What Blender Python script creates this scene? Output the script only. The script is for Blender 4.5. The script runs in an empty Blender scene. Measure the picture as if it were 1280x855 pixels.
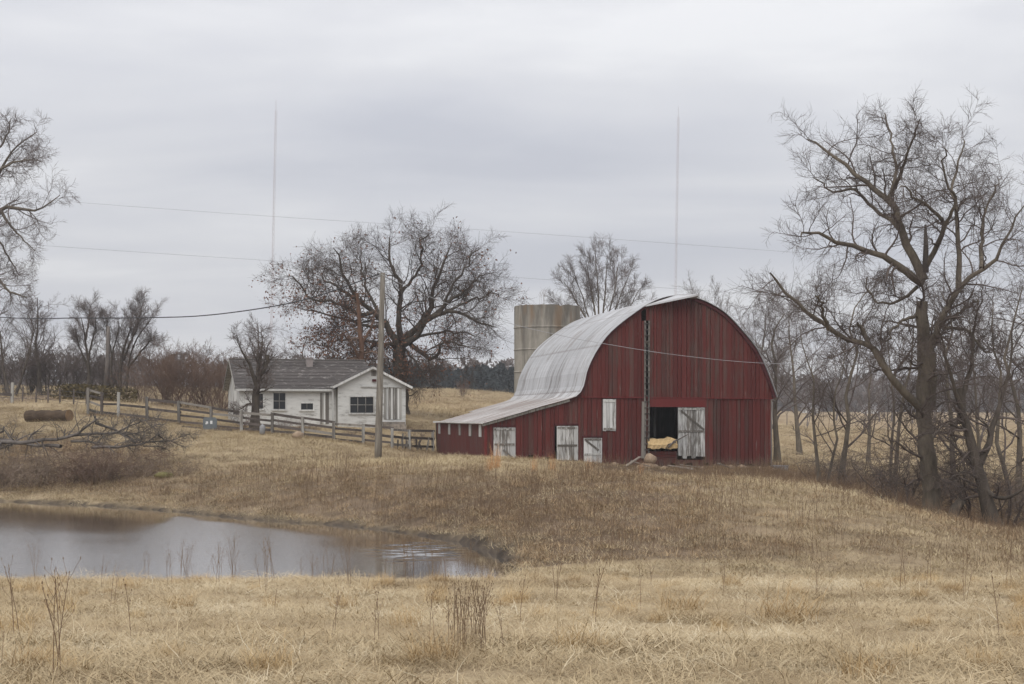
import bpy, math, random
import numpy as np
from mathutils import Vector, Matrix, Euler

random.seed(7)
RNG = np.random.default_rng(11)
R = math.radians
SC = bpy.context.scene
COL = SC.collection

# ------------------------------------------------------------------ camera
F = 1956.0            # focal length in photo pixels (55 mm on 36 mm film)
HZ = 520.0            # horizon row of the photograph
E = 1.6               # eye height above the ground under the camera
cam_d = bpy.data.cameras.new('camera')
cam_d.sensor_width = 36.0
cam_d.lens = 36.0 * F / 1280.0
cam_d.shift_y = (HZ - 427.5) / 1280.0
cam_d.clip_start = 0.2
cam_d.clip_end = 9000
cam = bpy.data.objects.new('camera', cam_d)
cam.location = (0, 0, E)
cam.rotation_euler = (R(90), 0, 0)
COL.objects.link(cam)
SC.camera = cam

# ------------------------------------------------------------------ sky, sun, exposure
SUN_EL, SUN_AZ = R(48), R(200)       # azimuth clockwise from +Y: behind the camera, a little to its left
SC.view_settings.view_transform = 'Standard'
SC.view_settings.look = 'None'
SC.view_settings.gamma = 1.0
SC.view_settings.exposure = 0.46
SC.render.film_transparent = False

W = bpy.data.worlds.new('World')
SC.world = W
W.use_nodes = True


def node(nt, typ, **kw):
    n = nt.nodes.new(typ)
    for k, v in kw.items():
        if k.startswith('_'):
            setattr(n, k[1:], v)
    return n


def setin(nt, n, key, v):
    s = n.inputs[key]
    if hasattr(v, 'is_output') or isinstance(v, bpy.types.NodeSocket):
        nt.links.new(v, s)
    else:
        s.default_value = v


def math_n(nt, op, a, b=0.0, c=0.0, clamp=False):
    n = nt.nodes.new('ShaderNodeMath')
    n.operation = op
    n.use_clamp = clamp
    for i, v in enumerate((a, b, c)):
        setin(nt, n, i, v)
    return n.outputs[0]


def mix_n(nt, fac, a, b, blend='MIX'):
    n = nt.nodes.new('ShaderNodeMix')
    n.data_type = 'RGBA'
    n.blend_type = blend
    setin(nt, n, 0, fac)
    for key, v in ((6, a), (7, b)):
        if isinstance(v, tuple) and len(v) == 3:
            v = v + (1.0,)
        setin(nt, n, key, v)
    return n.outputs[2]


def noise_n(nt, vec, scale, detail=3.0, rough=0.55, dist=0.0):
    n = nt.nodes.new('ShaderNodeTexNoise')
    if vec is not None:
        nt.links.new(vec, n.inputs['Vector'])
    n.inputs['Scale'].default_value = scale
    n.inputs['Detail'].default_value = detail
    n.inputs['Roughness'].default_value = rough
    n.inputs['Distortion'].default_value = dist
    return n.outputs[0]


def ramp_n(nt, fac, stops, interp='LINEAR'):
    n = nt.nodes.new('ShaderNodeValToRGB')
    n.color_ramp.interpolation = interp
    el = n.color_ramp.elements
    while len(el) < len(stops):
        el.new(0.5)
    for e, (p, c) in zip(el, stops):
        e.position = p
        if not isinstance(c, tuple):
            c = (c, c, c)
        e.color = c + (1.0,) if len(c) == 3 else c
    nt.links.new(fac, n.inputs[0])
    return n.outputs[0]


def mapping_n(nt, vec, scale=(1, 1, 1), loc=(0, 0, 0)):
    n = nt.nodes.new('ShaderNodeMapping')
    nt.links.new(vec, n.inputs[0])
    n.inputs['Scale'].default_value = scale
    n.inputs['Location'].default_value = loc
    return n.outputs[0]


def build_world():
    nt = W.node_tree
    nt.nodes.clear()
    out = nt.nodes.new('ShaderNodeOutputWorld')
    bg = nt.nodes.new('ShaderNodeBackground')
    nt.links.new(bg.outputs[0], out.inputs[0])
    sky = nt.nodes.new('ShaderNodeTexSky')
    sky.sky_type = 'NISHITA'
    sky.sun_disc = False
    sky.sun_elevation = SUN_EL
    sky.sun_rotation = SUN_AZ
    sky.dust_density = 2.0
    tc = nt.nodes.new('ShaderNodeTexCoord')
    d = tc.outputs['Generated']
    sep = nt.nodes.new('ShaderNodeSeparateXYZ')
    nt.links.new(d, sep.inputs[0])
    zc = math_n(nt, 'MAXIMUM', sep.outputs[2], 0.0)
    den = math_n(nt, 'ADD', zc, 0.10)
    px = math_n(nt, 'DIVIDE', sep.outputs[0], den)
    py = math_n(nt, 'DIVIDE', sep.outputs[1], den)
    cmb = nt.nodes.new('ShaderNodeCombineXYZ')
    nt.links.new(px, cmb.inputs[0])
    nt.links.new(py, cmb.inputs[1])
    p = cmb.outputs[0]
    n1 = noise_n(nt, mapping_n(nt, p, (0.75, 1.0, 1), (3.1, 1.7, 0)), 1.0, 5.0, 0.52, 0.3)
    n2 = noise_n(nt, mapping_n(nt, p, (0.35, 0.5, 1), (8.4, 4.2, 0)), 1.0, 2.0, 0.5)
    n = math_n(nt, 'ADD', math_n(nt, 'MULTIPLY', n1, 0.6), math_n(nt, 'MULTIPLY', n2, 0.4))
    cl = ramp_n(nt, n, [(0.38, (0.435, 0.446, 0.493)), (0.45, (0.495, 0.502, 0.540)), (0.53, (0.565, 0.568, 0.592)), (0.60, (0.655, 0.656, 0.668))])
    # higher up, the cloud layer thins and is a little brighter
    zen = ramp_n(nt, zc, [(0.0, 1.0), (0.16, 1.0), (0.4, 1.28), (1.0, 1.5)])
    cl = mix_n(nt, 1.0, cl, zen, 'MULTIPLY')
    # Background strength is 0.1 as for a clear Nishita sky, so the cloud radiance is scaled up by 10
    vm = nt.nodes.new('ShaderNodeVectorMath')
    vm.operation = 'SCALE'
    nt.links.new(cl, vm.inputs[0])
    vm.inputs['Scale'].default_value = 10.0
    c = mix_n(nt, 0.93, sky.outputs[0], vm.outputs[0])
    nt.links.new(c, bg.inputs[0])
    bg.inputs[1].default_value = 0.1


build_world()

sun_d = bpy.data.lights.new('sun', 'SUN')
sun_d.energy = 1.35
sun_d.angle = R(50)
sun_d.color = (1.0, 0.965, 0.91)
sun = bpy.data.objects.new('sun', sun_d)
COL.objects.link(sun)
sv = Vector((math.sin(SUN_AZ) * math.cos(SUN_EL), math.cos(SUN_AZ) * math.cos(SUN_EL), math.sin(SUN_EL)))
sun.rotation_euler = (-sv).to_track_quat('-Z', 'Y').to_euler()

# ------------------------------------------------------------------ helpers: points, meshes, tags


def P(px, py, Y):
    """world point seen at photo pixel (px, py) at distance Y"""
    return Vector(((px - 640.0) / F * Y, Y, E + (HZ - py) / F * Y))


def tag(o, label=None, cat=None, group=None, kind=None):
    if label: o['label'] = label
    if cat: o['category'] = cat
    if group: o['group'] = group
    if kind: o['kind'] = kind
    return o


def empty(name, loc, rz=0.0):
    o = bpy.data.objects.new(name, None)
    o.empty_display_size = 0.3
    o.location = loc
    o.rotation_euler = (0, 0, rz)
    COL.objects.link(o)
    return o


CHILDREN = {}


def link(name, me, mat=None, parent=None):
    o = bpy.data.objects.new(name, me)
    if mat is not None and not me.materials:
        me.materials.append(mat)
    COL.objects.link(o)
    if parent is not None:
        o.parent = parent
        CHILDREN.setdefault(parent.name, []).append(o)
    return o


def copy_tree(o, parent=None):
    c = o.copy()
    COL.objects.link(c)
    if parent is not None:
        c.parent = parent
        CHILDREN.setdefault(parent.name, []).append(c)
    for ch in CHILDREN.get(o.name, []):
        copy_tree(ch, c)
    return c


class MB:
    """collects shapes, builds one mesh"""

    def __init__(s):
        s.v = []; s.f = []

    def add(s, vs, fs):
        k = len(s.v)
        s.v += [tuple(v) for v in vs]
        s.f += [tuple(i + k for i in f) for f in fs]
        return s

    def box(s, x0, x1, y0, y1, z0, z1):
        return s.add([(x0, y0, z0), (x1, y0, z0), (x1, y1, z0), (x0, y1, z0), (x0, y0, z1), (x1, y0, z1), (x1, y1, z1), (x0, y1, z1)],
                     [(0, 3, 2, 1), (4, 5, 6, 7), (0, 1, 5, 4), (1, 2, 6, 5), (2, 3, 7, 6), (3, 0, 4, 7)])

    def slab(s, poly, y0, y1):
        """polygon in (x,z), thick in y"""
        n = len(poly)
        vs = [(x, y0, z) for x, z in poly] + [(x, y1, z) for x, z in poly]
        fs = [tuple(range(n)), tuple(range(2 * n - 1, n - 1, -1))]
        for i in range(n):
            j = (i + 1) % n
            fs.append((j, i, i + n, j + n))
        return s.add(vs, fs)

    def bar(s, a, b, w, h, up=(0, 0, 1)):
        """rectangular bar from a to b"""
        a, b = Vector(a), Vector(b)
        t = (b - a).normalized()
        u = Vector(up)
        if abs(t.dot(u)) > 0.95: u = Vector((0, 1, 0))
        x = t.cross(u).normalized() * (w / 2)
        y = x.cross(t).normalized() * (h / 2)
        vs = [a - x - y, a + x - y, a + x + y, a - x + y, b - x - y, b + x - y, b + x + y, b - x + y]
        return s.add(vs, [(0, 3, 2, 1), (4, 5, 6, 7), (0, 1, 5, 4), (1, 2, 6, 5), (2, 3, 7, 6), (3, 0, 4, 7)])

    def tube(s, pts, rad, n=6, caps=True):
        pts = [Vector(p) for p in pts]
        if not hasattr(rad, '__len__'): rad = [rad] * len(pts)
        k = len(s.v)
        ref = Vector((0.31, 0.17, 0.93))
        t0 = (pts[-1] - pts[0]).normalized()
        if abs(ref.dot(t0)) > 0.9: ref = Vector((0.93, 0.2, 0.1))
        for i, p in enumerate(pts):
            t = (pts[min(i + 1, len(pts) - 1)] - pts[max(i - 1, 0)]).normalized()
            a = t.cross(ref).normalized(); b = t.cross(a)
            for j in range(n):
                an = 2 * math.pi * j / n
                s.v.append(tuple(p + a * (rad[i] * math.cos(an)) + b * (rad[i] * math.sin(an))))
        for i in range(len(pts) - 1):
            for j in range(n):
                q = (j + 1) % n
                s.f.append((k + i * n + j, k + i * n + q, k + (i + 1) * n + q, k + (i + 1) * n + j))
        if caps:
            s.f.append(tuple(k + j for j in range(n - 1, -1, -1)))
            s.f.append(tuple(k + (len(pts) - 1) * n + j for j in range(n)))
        return s

    def mesh(s, name, smooth=False):
        me = bpy.data.meshes.new(name)
        me.from_pydata(s.v, [], s.f)
        if smooth:
            me.polygons.foreach_set('use_smooth', [True] * len(me.polygons))
        me.update()
        return me

    def build(s, name, mat, parent=None, smooth=False):
        return link(name, s.mesh(name, smooth), mat, parent)


def np_mesh(name, V, Q, smooth=False):
    """V (n,3), Q (m,k) all faces with k corners"""
    V = np.asarray(V, np.float32); Q = np.asarray(Q, np.int32)
    me = bpy.data.meshes.new(name)
    me.vertices.add(len(V)); me.vertices.foreach_set('co', V.ravel())
    m, k = Q.shape
    me.loops.add(m * k); me.loops.foreach_set('vertex_index', Q.ravel())
    me.polygons.add(m)
    me.polygons.foreach_set('loop_start', np.arange(0, m * k, k, dtype=np.int32))
    me.polygons.foreach_set('loop_total', np.full(m, k, np.int32))
    if smooth:
        me.polygons.foreach_set('use_smooth', np.ones(m, bool))
    me.update(calc_edges=True)
    return me


def tubes_np(groups):
    """groups: list of (Pts (k,n,3), Rad (k,n), sides) -> V, Q"""
    VV, QQ, off = [], [], 0
    for Pt, Ra, sd in groups:
        k, n, _ = Pt.shape
        if k == 0: continue
        T = np.empty_like(Pt)
        T[:, 1:-1] = Pt[:, 2:] - Pt[:, :-2]
        T[:, 0] = Pt[:, 1] - Pt[:, 0]
        T[:, -1] = Pt[:, -1] - Pt[:, -2]
        T /= np.linalg.norm(T, axis=2, keepdims=True) + 1e-9
        av = T.mean(1)
        ref = np.zeros((k, 3)); ref[np.arange(k), np.abs(av).argmin(1)] = 1.0
        A = np.cross(T, ref[:, None, :]); A /= np.linalg.norm(A, axis=2, keepdims=True) + 1e-9
        B = np.cross(T, A)
        an = np.arange(sd) * 2 * np.pi / sd
        V = Pt[:, :, None, :] + Ra[:, :, None, None] * (np.cos(an)[None, None, :, None] * A[:, :, None, :] + np.sin(an)[None, None, :, None] * B[:, :, None, :])
        VV.append(V.reshape(-1, 3))
        base = off + (np.arange(k) * n * sd)[:, None, None] + (np.arange(n - 1) * sd)[None, :, None]
        j = np.arange(sd)[None, None, :]; j2 = (np.arange(sd) + 1) % sd
        j2 = j2[None, None, :]
        q = np.stack([base + j, base + j2, base + sd + j2, base + sd + j], -1)
        QQ.append(q.reshape(-1, 4))
        off += k * n * sd
    return np.concatenate(VV), np.concatenate(QQ)


# ------------------------------------------------------------------ materials
def new_mat(name):
    m = bpy.data.materials.new(name)
    m.use_nodes = True
    nt = m.node_tree
    b = nt.nodes['Principled BSDF']
    b.inputs['Specular IOR Level'].default_value = 0.25
    return m, nt, b


def objcoord(nt):
    return nt.nodes.new('ShaderNodeTexCoord').outputs['Object']


def objrand(nt):
    return nt.nodes.new('ShaderNodeObjectInfo').outputs['Random']


def bump_n(nt, b, h, strength=0.3, dist=0.02):
    n = nt.nodes.new('ShaderNodeBump')
    n.inputs['Strength'].default_value = strength
    n.inputs['Distance'].default_value = dist
    nt.links.new(h, n.inputs['Height'])
    nt.links.new(n.outputs[0], b.inputs['Normal'])


def wood_mat(name, paint, bare, wear=0.5, rough=0.8, grain=(9, 9, 0.55), streak=None, spread=0.22, vary=0.2, foot=False):
    """weathered painted boards: paint that has gone in streaks down to bare wood, differing from board to board"""
    m, nt, b = new_mat(name)
    oc = objcoord(nt); rnd = objrand(nt)
    n1 = noise_n(nt, mapping_n(nt, oc, grain), 1.0, 5.0, 0.62)
    n2 = noise_n(nt, mapping_n(nt, oc, (grain[0] * 4, grain[1] * 4, grain[2] * 2.5)), 1.0, 3.0, 0.6)
    n3 = noise_n(nt, mapping_n(nt, oc, (0.35, 0.35, 0.45)), 1.0, 2.0)
    s = math_n(nt, 'ADD', math_n(nt, 'MULTIPLY', n1, 0.55), math_n(nt, 'MULTIPLY', n2, 0.30))
    s = math_n(nt, 'ADD', s, math_n(nt, 'MULTIPLY', n3, 0.30))
    s = math_n(nt, 'ADD', s, math_n(nt, 'MULTIPLY', math_n(nt, 'SUBTRACT', rnd, 0.5), spread))
    lo = 0.80 - wear * 0.42
    fac = ramp_n(nt, s, [(max(lo - 0.05, 0), 0.0), (lo + 0.10, 1.0)])
    pv = mix_n(nt, math_n(nt, 'MULTIPLY', n1, 0.9), tuple(c * 1.15 for c in paint), tuple(c * 0.62 for c in paint))
    bv = mix_n(nt, n2, tuple(c * 1.2 for c in bare), tuple(c * 0.55 for c in bare))
    c = mix_n(nt, fac, pv, bv)
    rr = math_n(nt, 'FRACT', math_n(nt, 'MULTIPLY', rnd, 7.31))
    c = mix_n(nt, 1.0, c, ramp_n(nt, rr, [(0.0, 1 - vary * 1.4), (0.5, 1.0), (1.0, 1 + vary * .6)]), 'MULTIPLY')
    if streak:
        n4 = noise_n(nt, mapping_n(nt, oc, (14, 14, 0.9), (5, 3, 1)), 1.0, 4.0, 0.65)
        c = mix_n(nt, ramp_n(nt, n4, [(0.64, 0.0), (0.72, 0.8)]), c, streak)
    if foot:      # mud splash and rot at the foot of the boards
        sp = nt.nodes.new('ShaderNodeSeparateXYZ'); nt.links.new(oc, sp.inputs[0])
        h = math_n(nt, 'SUBTRACT', sp.outputs[2], math_n(nt, 'MULTIPLY', math_n(nt, 'SUBTRACT', n2, 0.5), 1.6))
        c = mix_n(nt, ramp_n(nt, math_n(nt, 'ADD', math_n(nt, 'MULTIPLY', h, 0.5), 0.5), [(0.38, 0.75), (0.62, 0.0)]), c, (0.085, 0.065, 0.052))
    nt.links.new(c, b.inputs['Base Color'])
    b.inputs['Roughness'].default_value = rough
    bump_n(nt, b, n2, 0.35, 0.01)
    return m


def plain_mat(name, col, rough=0.85, var=0.35, scale=3.0, metal=0.0, bump=0.0, dims=(1, 1, 1), per_object=0.0):
    m, nt, b = new_mat(name)
    oc = objcoord(nt)
    n = noise_n(nt, mapping_n(nt, oc, dims), scale, 5.0, 0.6)
    c = mix_n(nt, n, tuple(x * (1 + var) for x in col), tuple(x * (1 - var) for x in col))
    if per_object:
        c = mix_n(nt, 1.0, c, ramp_n(nt, objrand(nt), [(0, 1 - per_object), (1, 1 + per_object)]), 'MULTIPLY')
    nt.links.new(c, b.inputs['Base Color'])
    b.inputs['Roughness'].default_value = rough
    b.inputs['Metallic'].default_value = metal
    if bump: bump_n(nt, b, n, bump, 0.03)
    return m


M = {}
M['red_boards'] = wood_mat('red_barn_boards', (0.104, 0.0210, 0.0175), (0.098, 0.054, 0.045), wear=0.46, streak=(0.19, 0.14, 0.125), spread=0.17, vary=0.17, foot=True)
M['red_trim'] = wood_mat('red_trim', (0.135, 0.023, 0.022), (0.11, 0.075, 0.07), wear=0.25)
M['dark_trim'] = plain_mat('dark_rake_trim', (0.065, 0.016, 0.018), 0.8)
M['white_door'] = wood_mat('white_door_paint', (0.56, 0.56, 0.55), (0.16, 0.145, 0.13), wear=0.50, grain=(10, 10, 1.2))
M['white_brace'] = wood_mat('worn_brace', (0.48, 0.48, 0.46), (0.14, 0.125, 0.11), wear=0.68, grain=(10, 10, 3))
M['white_trim'] = wood_mat('white_trim', (0.62, 0.62, 0.60), (0.25, 0.23, 0.21), wear=0.28)
M['house_white'] = wood_mat('house_white_siding', (0.64, 0.64, 0.62), (0.28, 0.265, 0.245), wear=0.36, grain=(1.2, 1.2, 5), spread=0.1)
M['grey_boards'] = wood_mat('grey_weathered_boards', (0.36, 0.35, 0.325), (0.15, 0.135, 0.12), wear=0.55)
M['fence_wood'] = wood_mat('fence_wood', (0.25, 0.23, 0.205), (0.10, 0.09, 0.08), wear=0.5)
M['fence_rail'] = wood_mat('fence_rail_wood', (0.12, 0.10, 0.09), (0.06, 0.05, 0.045), wear=0.5, grain=(1, 6, 9))
M['pole_wood'] = wood_mat('pole_wood', (0.29, 0.265, 0.225), (0.17, 0.15, 0.125), wear=0.5)
M['interior_wood'] = wood_mat('interior_wood', (0.09, 0.07, 0.055), (0.05, 0.04, 0.03), wear=0.5)
M['old_plank'] = wood_mat('old_plank', (0.30, 0.26, 0.22), (0.17, 0.145, 0.12), wear=0.5, grain=(3, 3, 3))
M['glass'] = plain_mat('dark_window_glass', (0.022, 0.024, 0.027), 0.12, 0.3)
M['cable'] = plain_mat('cable', (0.05, 0.05, 0.055), 0.6)
M['light_cable'] = plain_mat('weathered_cable', (0.30, 0.30, 0.31), 0.5)
M['far_cable'] = plain_mat('far_power_line', (0.30, 0.30, 0.32), 0.5)
M['mast'] = plain_mat('mast_steel', (0.38, 0.31, 0.31), 0.6)
M['bin'] = plain_mat('blue_grey_metal', (0.125, 0.14, 0.15), 0.6, 0.4, 4)
M['white_paint'] = plain_mat('white_paint', (0.60, 0.60, 0.60), 0.7)
M['hay'] = plain_mat('hay', (0.50, 0.36, 0.19), 0.95, 0.4, 9, bump=0.8)
M['stone'] = plain_mat('fieldstone', (0.30, 0.225, 0.16), 0.95, 0.4, 5, bump=0.5)
M['block'] = plain_mat('concrete_block', (0.23, 0.23, 0.235), 0.95, 0.35, 4, bump=0.3)
M['brick'] = plain_mat('old_brick', (0.25, 0.22, 0.21), 0.95, 0.3, 6)
M['moss'] = plain_mat('mossy_wood', (0.16, 0.145, 0.06), 0.95, 0.5, 5, bump=0.5)
M['far_wall'] = plain_mat('far_white_wall', (0.6, 0.6, 0.6), 0.8)
M['far_roof'] = plain_mat('far_roof', (0.18, 0.17, 0.17), 0.8)


def bark_mat(name, a, bcol, scale=2.0, dims=(1, 1, 0.25), bump=0.6):
    m, nt, b = new_mat(name)
    oc = objcoord(nt)
    n = noise_n(nt, mapping_n(nt, oc, dims), scale * 3, 6.0, 0.65)
    n2 = noise_n(nt, oc, 0.6, 2.0)
    f = math_n(nt, 'ADD', math_n(nt, 'MULTIPLY', n, 0.6), math_n(nt, 'MULTIPLY', n2, 0.4))
    c = ramp_n(nt, f, [(0.32, a), (0.62, bcol)])
    nt.links.new(c, b.inputs['Base Color'])
    b.inputs['Roughness'].default_value = 0.95
    b.inputs['Specular IOR Level'].default_value = 0.1
    if bump: bump_n(nt, b, n, bump, 0.05)
    return m


M['bark'] = bark_mat('grey_brown_bark', (0.065, 0.053, 0.042), (0.175, 0.148, 0.115))
M['bark_dark'] = bark_mat('dark_bark', (0.040, 0.033, 0.028), (0.115, 0.096, 0.078))
M['twig'] = bark_mat('twig_bark', (0.080, 0.063, 0.056), (0.140, 0.113, 0.100), bump=0)
M['twig_grey'] = bark_mat('grey_twig_bark', (0.115, 0.095, 0.088), (0.19, 0.162, 0.150), bump=0)
M['twig_red'] = bark_mat('reddish_twig_bark', (0.110, 0.073, 0.056), (0.20, 0.137, 0.105), bump=0)
M['twig_tan'] = bark_mat('tan_twig_bark', (0.13, 0.098, 0.074), (0.25, 0.19, 0.145), bump=0)
M['twig_dark'] = bark_mat('dark_brown_twig_bark', (0.045, 0.034, 0.028), (0.095, 0.071, 0.058), bump=0)
M['dead_wood'] = bark_mat('dead_grey_wood', (0.06, 0.052, 0.047), (0.17, 0.15, 0.135), bump=0.3)
M['rust_bark'] = bark_mat('rusty_vine_bark', (0.065, 0.038, 0.027), (0.14, 0.082, 0.056), bump=0.3)
M['dead_leaf'] = plain_mat('dead_oak_leaf', (0.155, 0.075, 0.045), 0.9, 0.4, 1.5)
M['log'] = bark_mat('log_bark', (0.030, 0.022, 0.017), (0.105, 0.075, 0.052), dims=(0.25, 1, 1))
M['log_end'] = plain_mat('log_end', (0.21, 0.135, 0.075), 0.95, 0.3, 6)
M['conifer'] = plain_mat('far_conifer', (0.034, 0.042, 0.044), 0.95, 0.45, 0.5)


def straw_mat(name, cols, patch=0.22):
    """dry grass: blades vary from clump to clump and in soft patches over the field"""
    m, nt, b = new_mat(name)
    geo = nt.nodes.new('ShaderNodeNewGeometry')
    pos = geo.outputs['Position']
    rnd = objrand(nt)
    n = noise_n(nt, pos, patch, 4.0, 0.6)
    n2 = noise_n(nt, pos, 1.1, 3.0, 0.6)
    f = math_n(nt, 'ADD', math_n(nt, 'MULTIPLY', n, 0.70), math_n(nt, 'MULTIPLY', n2, 0.40))
    f = math_n(nt, 'ADD', f, math_n(nt, 'MULTIPLY', math_n(nt, 'SUBTRACT', rnd, 0.5), 0.28))
    k = len(cols)
    c = ramp_n(nt, f, [(0.34 + 0.42 * i / (k - 1), cc) for i, cc in enumerate(cols)])
    nt.links.new(c, b.inputs['Base Color'])
    b.inputs['Roughness'].default_value = 0.9
    b.inputs['Specular IOR Level'].default_value = 0.1
    return m


M['straw'] = straw_mat('straw', [(0.215, 0.160, 0.098), (0.365, 0.280, 0.168), (0.475, 0.380, 0.240), (0.595, 0.515, 0.37)])
M['field_straw'] = straw_mat('field_straw', [(0.21, 0.160, 0.108), (0.345, 0.270, 0.170), (0.45, 0.365, 0.228), (0.52, 0.43, 0.28)], 0.09)
M['weed_straw'] = straw_mat('weed_straw', [(0.172, 0.119, 0.073), (0.27, 0.190, 0.113), (0.35, 0.252, 0.148), (0.43, 0.318, 0.19)])
M['rust_straw'] = straw_mat('rust_straw', [(0.40, 0.20, 0.09), (0.50, 0.27, 0.12), (0.56, 0.33, 0.16)])
M['pale_straw'] = straw_mat('pale_straw', [(0.42, 0.34, 0.22), (0.56, 0.48, 0.34), (0.66, 0.60, 0.46)])
M['tuft_straw'] = straw_mat('tuft_straw', [(0.34, 0.235, 0.12), (0.47, 0.335, 0.175), (0.56, 0.42, 0.235)], 0.8)
M['weed'] = plain_mat('dead_weed_stalk', (0.178, 0.118, 0.075), 0.9, 0.3, 4)


def ground_mat():
    m, nt, b = new_mat('dry_ground')
    geo = nt.nodes.new('ShaderNodeNewGeometry')
    pos = geo.outputs['Position']
    at = nt.nodes.new('ShaderNodeAttribute'); at.attribute_name = 'zone'
    sp = nt.nodes.new('ShaderNodeSeparateColor'); nt.links.new(at.outputs['Color'], sp.inputs[0])
    n1 = noise_n(nt, pos, 0.10, 5.0, 0.6)
    n2 = noise_n(nt, pos, 1.3, 5.0, 0.65)
    n3 = noise_n(nt, mapping_n(nt, pos, (0.10, 0.035, 1)), 1.0, 6.0, 0.7)
    f = math_n(nt, 'ADD', math_n(nt, 'MULTIPLY', n1, 0.5), math_n(nt, 'MULTIPLY', n2, 0.5))
    straw = ramp_n(nt, f, [(0.32, (0.19, 0.142, 0.090)), (0.5, (0.34, 0.265, 0.165)), (0.68, (0.44, 0.36, 0.235))])
    brown = ramp_n(nt, f, [(0.34, (0.090, 0.064, 0.046)), (0.66, (0.215, 0.157, 0.108))])
    mud = ramp_n(nt, n2, [(0.36, (0.040, 0.032, 0.026)), (0.66, (0.105, 0.083, 0.064))])
    far = ramp_n(nt, n3, [(0.35, (0.225, 0.160, 0.092)), (0.52, (0.315, 0.232, 0.135)), (0.68, (0.385, 0.30, 0.185))])
    c = mix_n(nt, sp.outputs[2], straw, far)
    c = mix_n(nt, sp.outputs[0], c, brown)
    c = mix_n(nt, sp.outputs[1], c, mud)
    nt.links.new(c, b.inputs['Base Color'])
    b.inputs['Roughness'].default_value = 0.97
    b.inputs['Specular IOR Level'].default_value = 0.1
    bump_n(nt, b, n2, 0.6, 0.08)
    return m


def water_mat():
    m, nt, b = new_mat('pond_water')
    geo = nt.nodes.new('ShaderNodeNewGeometry')
    pos = geo.outputs['Position']
    n = noise_n(nt, mapping_n(nt, pos, (0.8, 1.6, 1)), 1.2, 3.0, 0.55)
    n2 = noise_n(nt, mapping_n(nt, pos, (0.25, 0.35, 1)), 1.0, 2.0, 0.5)
    b.inputs['Base Color'].default_value = (0.115, 0.104, 0.092, 1)
    at = nt.nodes.new('ShaderNodeAttribute'); at.attribute_name = 'ripple'      # wind-roughened water
    rg = ramp_n(nt, at.outputs['Fac'], [(0.0, 0.05), (1.0, 0.225)])
    nt.links.new(rg, b.inputs['Roughness'])
    nt.links.new(rg, b.inputs['Coat Roughness'])
    b.inputs['Coat Weight'].default_value = 1.0
    b.inputs['Coat IOR'].default_value = 1.5
    b.inputs['IOR'].default_value = 1.5
    b.inputs['Specular IOR Level'].default_value = 0.5
    h = math_n(nt, 'ADD', math_n(nt, 'MULTIPLY', n, 0.010), math_n(nt, 'MULTIPLY', n2, 0.008))
    bump_n(nt, b, h, 1.0, 1.0)
    return m


M['ground'] = ground_mat()
M['water'] = water_mat()


def roof_mat():
    m, nt, b = new_mat('galvanised_roof')
    uv = nt.nodes.new('ShaderNodeTexCoord').outputs['UV']      # u along the barn, v down the slope, in metres
    rnd = objrand(nt)
    s1 = noise_n(nt, mapping_n(nt, uv, (1.5, 0.16, 1)), 1.0, 5.0, 0.65, 0.3)
    s2 = noise_n(nt, mapping_n(nt, uv, (6.0, 0.35, 1), (3, 8, 0)), 1.0, 4.0, 0.65)
    s3 = noise_n(nt, mapping_n(nt, uv, (0.25, 0.25, 1), (1, 5, 0)), 1.0, 3.0, 0.6)
    sepv = nt.nodes.new('ShaderNodeSeparateXYZ'); nt.links.new(uv, sepv.inputs[0])
    low = ramp_n(nt, math_n(nt, 'MULTIPLY', sepv.outputs[1], 0.05), [(0.40, 0.0), (0.47, 1.0)])
    base = mix_n(nt, s3, (0.53, 0.535, 0.545), (0.40, 0.405, 0.415))
    base = mix_n(nt, low, base, (0.56, 0.55, 0.54))
    base = mix_n(nt, 1.0, base, ramp_n(nt, rnd, [(0, 0.88), (1, 1.08)]), 'MULTIPLY')
    grime = ramp_n(nt, math_n(nt, 'ADD', s1, math_n(nt, 'MULTIPLY', low, 0.03)), [(0.50, 0.0), (0.64, 0.68)])
    c = mix_n(nt, grime, base, (0.15, 0.13, 0.12))
    # rust and dirt held along the horizontal laps and at the eave
    lapv = math_n(nt, 'ABSOLUTE', math_n(nt, 'SUBTRACT', math_n(nt, 'FRACT', math_n(nt, 'DIVIDE', sepv.outputs[1], 2.77)), 0.5))
    lap = math_n(nt, 'MULTIPLY', ramp_n(nt, lapv, [(0.465, 0.0), (0.495, 1.0)]), ramp_n(nt, s2, [(0.40, 0.0), (0.60, 0.85)]))
    c = mix_n(nt, lap, c, (0.17, 0.14, 0.125))
    s5 = noise_n(nt, mapping_n(nt, uv, (0.7, 0.5, 1), (9, 2, 0)), 1.0, 5.0, 0.65, 0.6)
    c = mix_n(nt, ramp_n(nt, s5, [(0.56, 0.0), (0.66, 0.55)]), c, (0.24, 0.215, 0.20))
    rust = ramp_n(nt, math_n(nt, 'ADD', s2, math_n(nt, 'MULTIPLY', low, 0.135)), [(0.60, 0.0), (0.70, 0.9)])
    c = mix_n(nt, rust, c, (0.20, 0.135, 0.10))
    nt.links.new(c, b.inputs['Base Color'])
    b.inputs['Metallic'].default_value = 0.12
    b.inputs['Roughness'].default_value = 0.62
    w = nt.nodes.new('ShaderNodeTexWave'); w.bands_direction = 'X'
    nt.links.new(uv, w.inputs['Vector'])
    w.inputs['Scale'].default_value = 2.1
    bump_n(nt, b, w.outputs['Fac'], 0.4, 0.02)
    return m


M['roof'] = roof_mat()


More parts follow.
